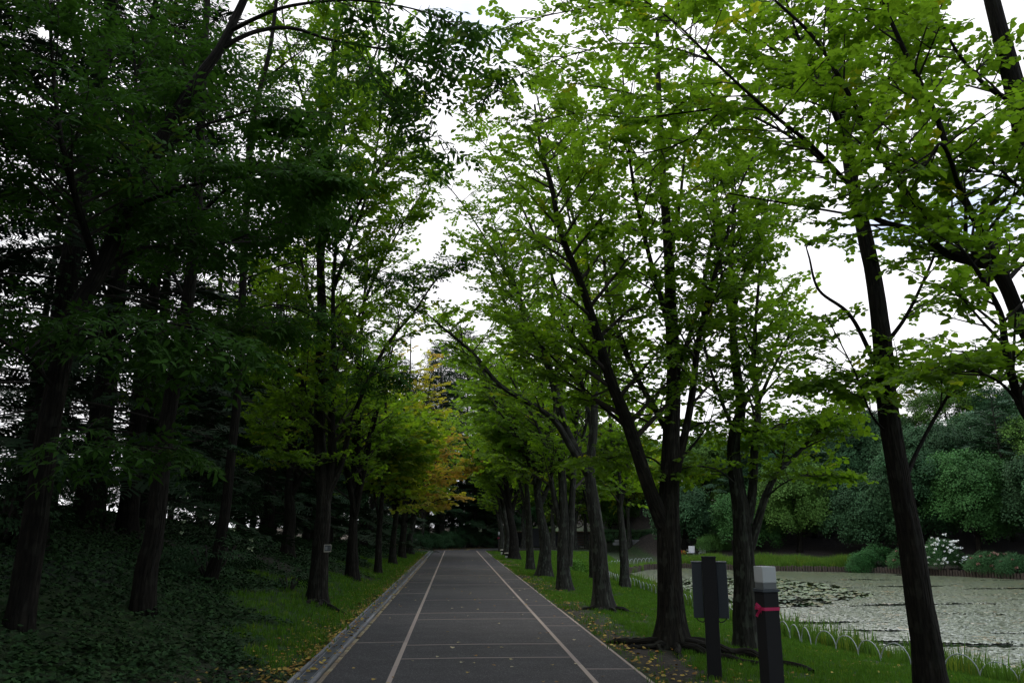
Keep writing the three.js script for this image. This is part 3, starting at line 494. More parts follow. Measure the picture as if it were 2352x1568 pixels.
for (const [px, py, h, lab, sd, yel] of [[1202, 1261, 9, 'grey tree beside the paved bend before the terrace wall', 116, 0.05], [1321, 1262, 8.5, 'grey tree at the lawn edge before the wooden steps', 117, 0.1], [1348, 1261, 8.5, 'dark tree at the lawn edge beside the clipped hedge', 118, 0.1], [1270, 1262, 9, 'grey tree at the lawn edge before the low dark wall', 119, 0.06], [1446, 1258, 8, 'yellowing tree behind the clipped hedge', 120, 0.35]])
  vase(hit(px, py), h, { name: 'lawn_tree', label: lab, seed: sd, r: 0.24, group: 'trees on the lawn', bark: M.barkGrey, fork: 2.2, R: 2.6, n: 11, nl: 6, len: 2.0, yellow: yel, leaf: { scale: 1.15, spacing: 0.2 } });

// --- left row
{
  const b = hit(727, 1384), z = b.z;
  buildTree({ name: 'avenue_tree', label: 'broad ivy-footed tree carrying a small notice plate on its trunk', seed: 121, base: b, group: rowLabel, bark: M.bark, flare: 0.4,
    trunk: [b.clone().add(V(0, -0.12, 0)), ...Z(z, [[730, 1330], [736, 1250], [742, 1180], [740, 1100], [733, 1000], [736, 850], [738, 700], [735, 560], [740, 430], [750, 300], [765, 120], [775, -40]])], tr: [0.2, 0.03],
    limbs: [
      { pts: Z(z, [[746, 1150], [762, 1060], [761, 977], [766, 820], [765, 666], [775, 520], [790, 400]], [0, 0, 0.2]), r0: 0.13, r1: 0.015, n: 30, len: 1.4, t0: 0.25 },
      { pts: Z(z, [[755, 1130], [783, 1065], [805, 977], [838, 890], [893, 785], [948, 720], [1000, 645], [1040, 610]], [0, 0, 0.2, 0.4]), r0: 0.08, r1: 0.01, n: 16, len: 0.9, t0: 0.45, lift: 0.15 },
      { pts: Z(z, [[735, 900], [800, 780], [850, 660], [890, 560], [930, 480]], [0, -0.4, -0.8]), r0: 0.06, r1: 0.01, n: 28, len: 1.3, t0: 0.15 },
      { pts: Z(z, [[735, 1030], [715, 960], [690, 860], [660, 760], [640, 640]], [0, 0.2, 0.5]), r0: 0.06, r1: 0.01, n: 28, len: 1.3, t0: 0.15 },
      { pts: Z(z, [[737, 780], [700, 640], [680, 500], [690, 360]], [0, -0.5, -1]), r0: 0.05, r1: 0.01, n: 26, len: 1.3, t0: 0.1 },
      { pts: Z(z, [[765, 666], [810, 540], [850, 420], [870, 300], [880, 200]], [0.2, 0.3, 0.5]), r0: 0.05, r1: 0.01, n: 28, len: 1.3, t0: 0.1 },
      { pts: Z(z, [[738, 600], [760, 440], [790, 300], [800, 150]], [0, 0.3]), r0: 0.05, r1: 0.01, n: 26, len: 1.3, t0: 0.1 },
      { pts: Z(z, [[850, 660], [910, 540], [965, 450], [1010, 370]], [-0.8, -0.5, 0]), r0: 0.03, r1: 0.006, n: 12, len: 0.8, t0: 0.25 },
      { pts: Z(z, [[750, 400], [800, 260], [860, 130], [900, 0], [920, -90]], [0, -0.4, -0.7]), r0: 0.045, r1: 0.01, n: 26, len: 1.2, t0: 0.05 },
      { pts: Z(z, [[745, 380], [700, 240], [660, 100], [640, -40]], [0, 0.5, 0.9]), r0: 0.045, r1: 0.01, n: 24, len: 1.3, t0: 0.05 },
      { pts: Z(z, [[755, 250], [770, 100], [800, -40], [820, -140]], [0, 0.6, 0.9]), r0: 0.04, r1: 0.01, n: 22, len: 1.3, t0: 0.05 },
      { pts: Z(z, [[770, 560], [840, 440], [900, 330], [940, 240]], [0, 0.8, 1.2]), r0: 0.04, r1: 0.01, n: 22, len: 1.1, t0: 0.1 },
      { pts: Z(z, [[730, 1110], [690, 1080], [640, 1060], [600, 1060]], [0, 0.2, 0.3]), r0: 0.03, r1: 0.006, n: 18, len: 0.9, t0: 0.2 },
      { pts: Z(z, [[724, 1060], [670, 1020], [620, 990], [580, 960]], [0, -0.2, -0.4]), r0: 0.03, r1: 0.006, n: 16, len: 0.9, t0: 0.2 },
    ] });
}
const left = [
  [809, 1330, 0.19, 9.5, 'dark ivy-flecked tree next after the tree with the plate', 0.02, M.barkDark, 0.1, 131],
  [868, 1318, 0.13, 7.2, 'slim grey-brown curved tree on the grass left of the path', 0.22, M.bark, 0.0, 132],
  [901, 1296, 0.18, 7.0, 'twin-stemmed brown tree left of the path under yellow leaves', 0.5, M.bark, 0.3, 133],
  [942, 1273, 0.24, 9, 'pale-trunked staked tree near the far end of the path', 0.45, M.barkGrey, 1.0, 135],
  [969, 1261, 0.2, 8.5, 'grey young tree at the path end beside the dark wood', 0.06, M.barkGrey, 0.8, 136]];
for (const [px, py, r, h, lab, yel, bk, lean, sd] of left) vase(hit(px, py), h, { name: 'avenue_tree', label: lab, seed: sd, r, group: rowLabel, bark: bk, fork: 2.0, lean: V(lean, 0, 0.2), R: sd === 131 ? 1.5 : sd < 134 ? 1.15 : 2.0, n: sd < 134 ? 14 : 15, nl: 6, len: 1.6, yellow: yel, leaf: sd === 131 ? { } : { spacing: 0.15 } });
{
  const b = hit(923, 1282), z = b.z, og = p => { const k = vnoise(p.x * 1.1, p.y * 1.1, p.z * 1.1) + 0.5 * sstep(-2.6, 0.4, p.x) + 0.05 + rr(-0.2, 0.2), v = rr(0.8, 1.2); return k > 0.9 ? new THREE.Color().setRGB(3.0 * v, 1.12 * v, 3.2 * v) : k > 0.5 ? new THREE.Color().setRGB(2.5 * v, 1.28 * v, 2 * v) : new THREE.Color().setRGB(1.5 * v, 1.05 * v, v); };
  buildTree({ name: 'avenue_tree', label: 'yellow and orange leaved tree leaning over the path', seed: 134, base: b, group: rowLabel, bark: M.bark, tint: og, leaf: { spacing: 0.19, scale: 1.0 },
    trunk: [b.clone().add(V(0, -0.12, 0)), ...Z(z, [[925, 1240], [929, 1190], [930, 1130], [934, 1050], [938, 950], [942, 850], [944, 740]])], tr: [0.2, 0.02],
    limbs: [
      { pts: Z(z, [[930, 1180], [950, 1080], [968, 990], [985, 900], [1000, 825]], [0, 0.3]), r0: 0.07, r1: 0.012, n: 22, len: 1.5, t0: 0.2 },
      { pts: Z(z, [[930, 1190], [965, 1130], [1010, 1095], [1060, 1080], [1108, 1062]], [0, -0.3, -0.6]), r0: 0.06, r1: 0.01, n: 22, len: 1.3, t0: 0.2, lift: 0.05 },
      { pts: Z(z, [[930, 1170], [975, 1100], [1010, 1050], [1040, 1010]], [0, 0.5, 1]), r0: 0.06, r1: 0.01, n: 20, len: 1.5, t0: 0.2 },
      { pts: Z(z, [[930, 1200], [960, 1175], [1000, 1150], [1040, 1140]], [0, 0.8, 1.4]), r0: 0.05, r1: 0.01, n: 18, len: 1.3, t0: 0.2, lift: -0.02 },
      { pts: Z(z, [[932, 1120], [900, 1040], [880, 960], [870, 880]], [0, 0.6, 1]), r0: 0.06, r1: 0.01, n: 20, len: 1.6, t0: 0.15 },
      { pts: Z(z, [[930, 1150], [900, 1110], [860, 1090], [830, 1080]], [0, -0.5, -1]), r0: 0.05, r1: 0.01, n: 18, len: 1.4, t0: 0.15 },
      { pts: Z(z, [[936, 1000], [942, 880], [944, 730]]), r0: 0.03, r1: 0.008, n: 16, len: 1.1, t0: 0.05, noMesh: true }] });
}
vase(hit(657, 1282), 9.5, { name: 'bank_tree', label: 'dark tree with ivy at its foot standing on the bank', seed: 141, r: 0.2, group: 'trees on the bank', bark: M.barkDark, fork: 2.0, R: 2.4, n: 16, len: 1.6 });


// --- overhanging broadleaf trees at the left, with pointed leaves
{
  const b = hit(40, 1440), z = b.z;
  const Lz = (l, dz) => Z(z, l, dz);
  buildTree({ name: 'overhanging_tree', label: 'leaning broadleaf tree with pointed leaves reaching over the path from the bank', seed: 151, base: b, group: 'broadleaf trees reaching over from the bank', bark: M.barkDark, mat: M.pointed, geo: G.pointed, leafKind: 'pointed', singleLeaves: true, flare: 0.4,
    trunk: [b.clone().add(V(0, -0.15, 0)), ...Lz([[80, 1200], [113, 966], [169, 724], [226, 624], [290, 480], [380, 300], [459, 174], [505, 112], [538, 46], [567, -20], [590, -120]])], tr: [0.125, 0.035], leaf: { flat: 0.6, droop: 0.25, spacing: 0.17 },
    limbs: [
      { pts: Lz([[500, 118], [540, 92], [596, 70], [667, 64], [758, 91], [820, 102], [895, 118], [957, 141], [1053, 143], [1140, 190]], [0, 0, -0.1, -0.2, -0.3]), r0: 0.035, r1: 0.004, n: 16, len: 0.7, t0: 0.45, lift: -0.15 },
      { pts: Lz([[530, 70], [580, 45], [640, 20], [720, 5], [800, 0], [900, 10], [1010, 40], [1080, 90]], [0, 0.2, 0.4, 0.6]), r0: 0.03, r1: 0.004, n: 14, len: 0.7, t0: 0.5, lift: -0.15 },
      { pts: Lz([[895, 118], [950, 190], [990, 270], [1020, 350]], [-0.3]), r0: 0.008, r1: 0.003, n: 9, len: 0.5, t0: 0.1, lift: -0.15 },
      { pts: Lz([[820, 102], [860, 180], [900, 250]], [-0.3]), r0: 0.008, r1: 0.003, n: 7, len: 0.5, t0: 0.1, lift: -0.15 },
      { pts: Lz([[200, 640], [322, 571], [496, 563], [604, 523], [700, 480]], [0, -0.3, -0.6]), r0: 0.03, r1: 0.004, n: 30, len: 0.9, t0: 0.15, lift: -0.05 },
      { pts: Lz([[290, 480], [420, 430], [560, 400], [640, 385], [710, 395]], [0, 0.4, 0.8]), r0: 0.03, r1: 0.004, n: 26, len: 0.9, t0: 0.15, lift: -0.05 },
      { pts: Lz([[340, 380], [440, 300], [540, 265], [620, 245], [700, 260]], [0, -0.3, -0.5]), r0: 0.03, r1: 0.004, n: 22, len: 0.8, t0: 0.25, lift: -0.1 },
      { pts: Lz([[226, 624], [180, 480], [140, 320], [120, 150], [110, 0]], [0, 0.4, 0.8]), r0: 0.05, r1: 0.01, n: 36, len: 1.1, t0: 0.1 },
      { pts: Lz([[300, 460], [300, 320], [310, 180], [300, 40]], [0, -0.4, -0.7]), r0: 0.04, r1: 0.008, n: 30, len: 1.0, t0: 0.1 },
      { pts: Lz([[150, 800], [250, 760], [360, 740], [470, 760], [560, 800]], [0, 0.5, 1]), r0: 0.025, r1: 0.004, n: 22, len: 0.8, t0: 0.2, lift: -0.1 },
      { pts: Lz([[130, 900], [60, 820], [0, 780], [-60, 740]], [0, 0.4]), r0: 0.025, r1: 0.004, n: 18, len: 0.9, t0: 0.1 },
      { pts: Lz([[110, 980], [200, 990], [300, 1020], [420, 1030]], [0, 0.4, 0.6]), r0: 0.015, r1: 0.003, n: 12, len: 0.6, t0: 0.2, lift: -0.1 },
    ] });
  const b2 = onGround(-4.2, -14.5), z2 = b2.z;
  buildTree({ name: 'overhanging_tree', label: 'slim upright broadleaf tree on the bank with long arching top branches', seed: 152, base: b2, group: 'broadleaf trees reaching over from the bank', bark: M.barkDark, mat: M.pointed, geo: G.pointed, leaf: { flat: 0.6, droop: 0.25, spacing: 0.17 },
    trunk: [b2.clone().add(V(0, -0.15, 0)), ...Z(z2, [[508, 1230], [530, 1050], [545, 900], [560, 600], [575, 324], [596, 207], [617, 125], [634, 0], [640, -120]])], tr: [0.1, 0.03],
    limbs: [
      { pts: Z(z2, [[575, 324], [640, 310], [700, 340], [770, 360]], [0, 0.3, 0.5]), r0: 0.03, r1: 0.004, n: 16, len: 1.0, t0: 0.15, lift: -0.05 },
      { pts: Z(z2, [[562, 560], [620, 510], [690, 490], [760, 520]], [0, -0.3, -0.5]), r0: 0.03, r1: 0.004, n: 34, len: 1.0, t0: 0.15, lift: -0.05 },
      { pts: Z(z2, [[600, 190], [660, 140], [720, 100]], [0, 0.3, 0.6]), r0: 0.03, r1: 0.004, n: 8, len: 0.8, t0: 0.15, lift: 0 },
      { pts: Z(z2, [[575, 324], [520, 240], [460, 150], [420, 60]], [0, 0.3]), r0: 0.03, r1: 0.006, n: 28, len: 1.1, t0: 0.1 },
      { pts: Z(z2, [[560, 600], [480, 540], [380, 500], [300, 500]], [0, 0.5, 0.9]), r0: 0.03, r1: 0.006, n: 30, len: 1.1, t0: 0.1 },
      { pts: Z(z2, [[555, 720], [640, 700], [740, 740], [840, 850], [910, 870]], [0, -0.6, -0.8]), r0: 0.02, r1: 0.004, n: 28, len: 0.9, t0: 0.2, lift: -0.1 },
      { pts: Z(z2, [[550, 800], [470, 780], [380, 820], [320, 880]], [0, 0.5]), r0: 0.02, r1: 0.004, n: 22, len: 0.9, t0: 0.2, lift: -0.1 },
      { pts: Z(z2, [[560, 640], [700, 600], [860, 620], [960, 640], [1060, 610]], [0, -1, -1.4, -1.5]), r0: 0.02, r1: 0.004, n: 26, len: 0.7, t0: 0.3, lift: -0.02 },
    ] });
}
// --- conifers
function conifer(base, h, r, o) {
  srand(o.seed); const t = thing(o.name ?? 'conifer', o.label, 'tree', base, o.group), top = V(o.lx ?? rr(-0.3, 0.3), h, rr(-0.3, 0.3));
  const tp = smooth([V(0, -0.2, 0), V(top.x * 0.1, h * 0.2, 0), V(top.x * 0.45, h * 0.55, top.z * 0.5), top], 30);
  const dist = base.length(); part('trunk', tube(tp, u => lerp(r, 0.02, u), dist < 25 ? 22 : 10, 0.07, 0.4, o.seed % 53), o.bark ?? M.barkDark, t);
  const tw = [], it = [[], []], n = o.n ?? 46, y0 = o.y0 ?? 2;
  for (let i = 0; i < n; i++) {
    const u = Math.pow((i + rnd()) / n, 0.9), y = lerp(y0, h * 0.98, u), a = i * 2.399 + rr(-0.4, 0.4), L = (o.R ?? 2.8) * Math.pow(1 - u, 0.7) * rr(0.6, 1.15) + 0.25, c = tp[0].clone().lerp(top, y / h); c.x = top.x * Math.pow(y / h, 1.3);
    const d = V(Math.cos(a), lerp(-0.12, 0.35, u) + (o.up ?? 0), Math.sin(a)).normalize(), pts = []; for (let k = 0; k <= 4; k++) pts.push(c.clone().addScaledVector(d, L * k / 4).add(V(0, -(o.sag ?? 0.16) * L * (k / 4) ** 2, 0)));
    tw.push(tube(pts, q => 0.022 * (1 - 0.85 * q) + 0.003, 4));
    const bare = (o.bareTo ?? 0) > y && rnd() < 0.75; const m = Math.max(2, Math.round(L / (o.spacing ?? 0.17)));
    for (let k = 0; k < m; k++) {
      const q = lerp(bare ? 0.8 : 0.22, 1, (k + rnd()) / m), f = Math.min(3, Math.floor(q * 4)), p = pts[f].clone().lerp(pts[f + 1], q * 4 - f), lat = V(-d.z, 0, d.x).multiplyScalar(k % 2 ? 1 : -1), dd = d.clone().multiplyScalar(0.75).addScaledVector(lat, rr(0.3, 1)); dd.y -= rr(0, 0.3);
      if (bare && k % 3) { continue; }
      const b = rr(0.7, 1.3); it[k % 2].push([p, dd, V(rr(-0.4, 0.4), 1, rr(-0.4, 0.4)), (o.fs ?? 1) * rr(0.7, 1.2), new THREE.Color().setRGB(b * (o.tint?.[0] ?? 1), b * (o.tint?.[1] ?? 1), b * (o.tint?.[2] ?? 1))]);
    }
  }
  part('branches', merge(tw), o.twig ?? M.twig, t, 'stuff');
  const g = o.geo ?? G.frond; instanced('foliage', g[0], o.mat ?? M.needle, it[0], t); instanced('foliage', g[1], o.mat ?? M.needle, it[1], t);
  if (o.ivy) { const iv = []; for (let i = 0; i < o.ivy; i++) { const y = Math.pow(rnd(), 1.3) * 4.5, a = rr(0, 6.283), u = y / h, rad = lerp(r, 0.02, u) * 1.08; iv.push([V(top.x * Math.pow(u, 1.3) * 0.6 + Math.cos(a) * rad, y, Math.sin(a) * rad), V(Math.cos(a) * 0.6 + rr(-0.4, 0.4), rr(-0.8, 0.6), Math.sin(a) * 0.6 + rr(-0.4, 0.4)), V(Math.cos(a), 0.4, Math.sin(a)), rr(0.7, 1.2), tintG(0.3)]); } instanced('ivy', G.ivy, M.ivy, iv, t); }
  stats.sprays += it[0].length + it[1].length; return t;
}
{ // ivy sprig
  srand(31); const o = { pos: [], idx: [] };
  for (let i = 0; i < 7; i++) leafShape(o, place(rr(-0.09, 0.09), rr(0.0, 0.1), rr(-0.09, 0.09), rr(-0.5, 0.5), rr(0, 6.28), rr(-0.5, 0.4)), 'ivy', rr(0.055, 0.085), i);
  G.ivy = geoFrom(o.pos, o.idx);
}
const wood = 'conifers on the bank';
[[200, 1212, 0.33, 15, 0.3, 160, 'ivy-clad conifer on the bank with the thickest trunk'], [345, 1190, 0.27, 14, 0.3, 161, 'straight dark conifer standing right behind the ivy-clad one'], [60, 1260, 0.26, 14, 0.5, 162, 'pale-barked conifer at the near edge of the wood'], [430, 1170, 0.24, 14, 0.3, 163, 'ivy-footed conifer in the middle of the bank wood'], [110, 1160, 0.25, 15, 0.2, 164, 'tall conifer deep in the bank wood']].forEach(([px, py, r, h, lx, sd, lab]) => conifer(hit(px, py), h, r, { seed: sd, label: lab, group: wood, lx, ivy: 260, y0: 2.2, bareTo: 4.5, R: 3.2, n: 64, spacing: 0.15, fs: 1.15 }));
{ // leaning trunk low on the bank
  const b = hit(325, 1405), z = b.z;
  buildTree({ name: 'bank_tree', label: 'leaning grey trunk wrapped in creeper, low on the ivy bank', seed: 165, base: b, group: 'trees on the bank', bark: M.barkDark, mat: M.pointed, geo: G.pointed, flare: 0.3,
    trunk: [b.clone().add(V(0, -0.15, 0)), ...Z(z, [[338, 1300], [351, 1240], [374, 1033], [395, 900], [430, 700], [450, 500], [460, 300], [470, 100], [480, -100]])], tr: [0.15, 0.04], leaf: { flat: 0.6, droop: 0.25, spacing: 0.17 },
    limbs: [{ pts: Z(z, [[400, 880], [480, 800], [560, 760], [640, 760]], [0, 0.4, 0.8]), r0: 0.03, r1: 0.005, n: 22, len: 1.0, t0: 0.2 }, { pts: Z(z, [[430, 700], [380, 600], [320, 520], [260, 480]], [0, -0.5, -0.8]), r0: 0.03, r1: 0.005, n: 24, len: 1.0, t0: 0.2 }, { pts: Z(z, [[450, 500], [540, 420], [620, 400], [700, 420]], [0, 0.5, 0.9]), r0: 0.03, r1: 0.005, n: 24, len: 1.0, t0: 0.2 }, { pts: Z(z, [[460, 300], [430, 180], [400, 60]], [0, 0.5]), r0: 0.03, r1: 0.005, n: 22, len: 1.0, t0: 0.1 }] });
}
// the rest of the wood, deeper on the bank and beside the path's far half
srand(40);
const deep = [[-9.5, -13, 15], [-12, -19, 14], [-8.5, -23, 14], [-11, -28, 15], [-7.5, -33, 13], [-10, -39, 14], [-6.5, -43, 13], [-8.5, -50, 14], [-5.5, -54, 14], [-14, -10, 14], [-16, -24, 14], [-15, -34, 14], [-13, -46, 15], [-6.5, -29, 11], [-20, -14, 13], [-22, -22, 13], [-21, -31, 13], [-20, -42, 13], [-18, -53, 13], [-17, -6, 13], [-12, -62, 14], [-27, -18, 12], [-28, -30, 12], [-26, -9, 12], [-12.5, -14.5, 13], [-7.2, -18.5, 12], [-10.2, -20.5, 13], [-9.2, -30.5, 13], [-14, -27, 13], [-5.6, -36, 11], [-5.2, -47.5, 11], [-18, -19, 13], [-24, -26, 12], [-23, -38, 12]];
deep.forEach(([x, z, h], i) => conifer(onGround(x, z), h, 0.24, { seed: 170 + i, label: i < 5 ? 'dark conifer standing deep in the wood on the bank' : 'dark conifer in the wood beside the far half of the path', group: i < 5 ? 'conifers deep in the bank wood' : 'conifers beside the far path', y0: i < 3 ? 1.8 : 1.0, bareTo: i < 3 ? 3 : 0, R: 3.4, n: 56, spacing: 0.24, geo: G.frondFar, fs: 0.85 }));
// dark wood closing the end of the path
[[-3.2, -62, 13], [-1.0, -63.5, 14], [0.5, -68, 15], [2.5, -70, 14], [-4.5, -68, 15], [4, -75, 15], [-1.5, -74, 16], [-7, -62, 14], [-16, -66, 14], [-18, -60, 13], [-2.2, -66, 9], [1.6, -65.5, 8], [-5.8, -64.5, 10], [3.8, -69, 9], [-9.5, -67, 12], [-0.2, -71, 11], [-4, -73, 12], [-13, -72, 13]].forEach(([x, z, h], i) => conifer(onGround(x, z), h, 0.28, { seed: 190 + i, label: 'dark conifer in the wood that closes the end of the path', group: 'conifers at the path end', bark: i < 2 ? M.barkGrey : M.barkDark, y0: i < 10 ? 2.4 : 0.5, R: i < 10 ? 3.8 : 3, n: 52, spacing: 0.26, geo: G.frondFar, fs: 1.05 }));
// tall pale conifers rising behind
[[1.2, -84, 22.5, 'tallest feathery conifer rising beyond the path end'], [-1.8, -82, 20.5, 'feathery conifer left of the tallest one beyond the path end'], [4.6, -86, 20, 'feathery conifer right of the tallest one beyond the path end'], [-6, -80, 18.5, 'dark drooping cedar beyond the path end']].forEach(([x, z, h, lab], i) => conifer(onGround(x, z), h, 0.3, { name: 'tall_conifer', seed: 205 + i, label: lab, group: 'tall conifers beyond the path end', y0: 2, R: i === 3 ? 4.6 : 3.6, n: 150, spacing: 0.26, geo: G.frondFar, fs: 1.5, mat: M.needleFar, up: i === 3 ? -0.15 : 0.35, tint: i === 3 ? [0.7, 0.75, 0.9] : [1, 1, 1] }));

// --- rounded evergreen trees across the pond
function roundTree(base, h, R, o) {
  srand(o.seed); const t = thing('evergreen_tree', o.label, 'tree', base, o.group);
  part('trunk', tube(smooth([V(0, -0.3, 0), V(rr(-0.2, 0.2), h * 0.3, rr(-0.2, 0.2)), V(rr(-0.4, 0.4), h * 0.7, 0)], 8), u => lerp(0.2, 0.06, u), 8, 0.05, 0.3, 3), M.barkDark, t);
  const it = [[], []]; const lobes = [[0, h * 0.72, 0, R * 0.7]];
  for (let i = 0; i < 14; i++) { const a = i * 2.399 + rr(-0.5, 0.5), v = i / 14, yy = lerp(0.28, 0.92, v) * h, q = Math.sqrt(1 - Math.pow(2 * v - 0.75, 2) * 0.45); lobes.push([Math.cos(a) * R * 0.62 * q, yy, Math.sin(a) * R * 0.62 * q, R * rr(0.26, 0.54)]); }
  for (const [x, y, z, r] of lobes) { const lt = rr(0.75, 1.25), m = Math.round(36 * r); for (let k = 0; k < m; k++) { const u = rr(-0.55, 1), a = rr(0, 6.283), q = Math.sqrt(1 - u * u), rad = r * rr(0.75, 1.05), p = V(x + Math.cos(a) * q * rad, y + u * rad * 0.85, z + Math.sin(a) * q * rad), b = lt * rr(0.75, 1.25); it[k % 2].push([p, V(Math.cos(a + 1.5), rr(-0.2, 0.2), Math.sin(a + 1.5)), V(Math.cos(a) * q * 0.7, u + 0.7, Math.sin(a) * q * 0.7), (o.ts ?? 1) * rr(0.7, 1.15), new THREE.Color().setRGB(b * o.tint[0], b * o.tint[1], b * o.tint[2])]); } }
  const tw = lobes.slice(1, 8).map(([x, y, z]) => tube(smooth([V(0, h * 0.2, 0), V(x * 0.5, y * 0.7, z * 0.5), V(x, y, z)], 5), u => lerp(0.07, 0.02, u), 5)); part('branches', merge(tw), M.barkDark, t, 'stuff');
  instanced('foliage', G.tuft[0], M.evergreen, it[0], t); instanced('foliage', G.tuft[1], M.evergreen, it[1], t);
  stats.sprays += it[0].length + it[1].length; return t;
}
{
  const line = [[13.5, -56], [18.5, -51.5], [23, -49], [27, -45.5], [30, -41.5], [33, -37], [36, -31]];
  const along = s => { const k = Math.min(line.length - 2, Math.floor(s)), f = s - k; return [lerp(line[k][0], line[k + 1][0], f), lerp(line[k][1], line[k + 1][1], f)]; };
  const kinds = [[[1, 1, 1], 'deep green'], [[1.8, 1.6, 0.7], 'yellow-green flushed'], [[0.75, 0.85, 0.8], 'dark green'], [[1.1, 1.3, 0.8], 'fresh green'], [[1.05, 1.0, 0.75], 'olive green']];
  srand(50); let n = 0;
  for (const [row, h, R, cnt, off, place] of [[0, 5.2, 2.4, 9, 1.5, 'on the far pond bank'], [1, 6.2, 2.9, 9, 6.5, 'behind the trees of the far pond bank'], [2, 7, 3.2, 8, 12, 'high on the slope across the pond'], [3, 8, 3.6, 7, 20, 'on the crest of the slope across the pond']]) for (let i = 0; i < cnt; i++) {
    const s = (i + 0.4 + rr(-0.2, 0.2)) / cnt * 6, [x, z] = along(s), k = row === 0 ? [0, 3, 1, 0, 2, 3, 0, 4, 2][i] : [0, 2, 0, 3, 4, 2, 1, 0, 3, 2][Math.floor(rnd() * 10)], px = x + off * 0.62, pz = z - off * 0.72;
    roundTree(onGround(px, pz), h * rr(0.72, 1.25), R * rr(0.8, 1.2), { seed: 300 + n++, tint: kinds[k][0], label: `${kinds[k][1]} rounded evergreen tree ${place}`, group: `${kinds[k][1]} evergreens ${place}` });
  }
}
[[-9, -41], [-11, -36], [-13.5, -45], [-9.5, -47.5], [-7.5, -45.2], [-7, -39]].forEach(([x, z], i) => roundTree(onGround(x, z), 6 + (i % 3), 2.9, { seed: 520 + i, ts: 1.2, tint: [1, 1, 1], label: 'dark bushy evergreen filling the wood between the bank conifers', group: 'bushy evergreens in the bank wood' }));
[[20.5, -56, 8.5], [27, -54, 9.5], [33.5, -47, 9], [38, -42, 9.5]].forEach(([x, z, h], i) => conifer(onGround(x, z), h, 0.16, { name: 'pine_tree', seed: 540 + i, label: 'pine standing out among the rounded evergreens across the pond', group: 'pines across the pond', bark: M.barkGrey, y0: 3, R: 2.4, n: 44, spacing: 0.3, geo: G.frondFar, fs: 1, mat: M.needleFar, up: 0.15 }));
// --- trees behind the camera that shade the near path and bank
srand(60);
[[3.1, 1.2, 'avenue'], [3, 7, 'avenue'], [-2.9, 2.2, 'avenue'], [-2.9, 8, 'avenue'], [-7, -1.5, 'bank'], [-10.5, 2, 'bank'], [-6.5, 5, 'bank'], [-9.5, -6.5, 'bank'], [-13, -3, 'bank'], [-4.6, -2.6, 'bank'], [-16, -2, 'bank'], [-14, 6, 'bank']].forEach(([x, z, k], i) => vase(onGround(x, z), 10, { name: k === 'bank' ? 'bank_tree' : 'avenue_tree', label: k === 'bank' ? 'leafy tree on the near bank behind the viewpoint' : 'tree beside the path behind the viewpoint', seed: 400 + i, r: 0.22, group: k === 'bank' ? 'bank trees behind the viewpoint' : 'avenue trees behind the viewpoint', bark: M.barkDark, fork: 2.4, R: 2.8, n: 12, nl: 7, len: 2, geo: G.katsuraFar, mat: M.pointed, trim: 9, leaf: { spacing: 0.34, scale: 2.3, sub: 2 } }));

[[-6, 9.5], [-0.5, 11], [5, 10], [10, 9.5], [-11, 7], [15.5, 13], [1, 17]].forEach(([x, z], i) => roundTree(onGround(x, z), 11, 4.6, { seed: 380 + i, ts: 1.7, tint: [1, 1, 1], label: 'tall rounded evergreen closing off the path behind the viewpoint', group: 'evergreens behind the viewpoint' }));
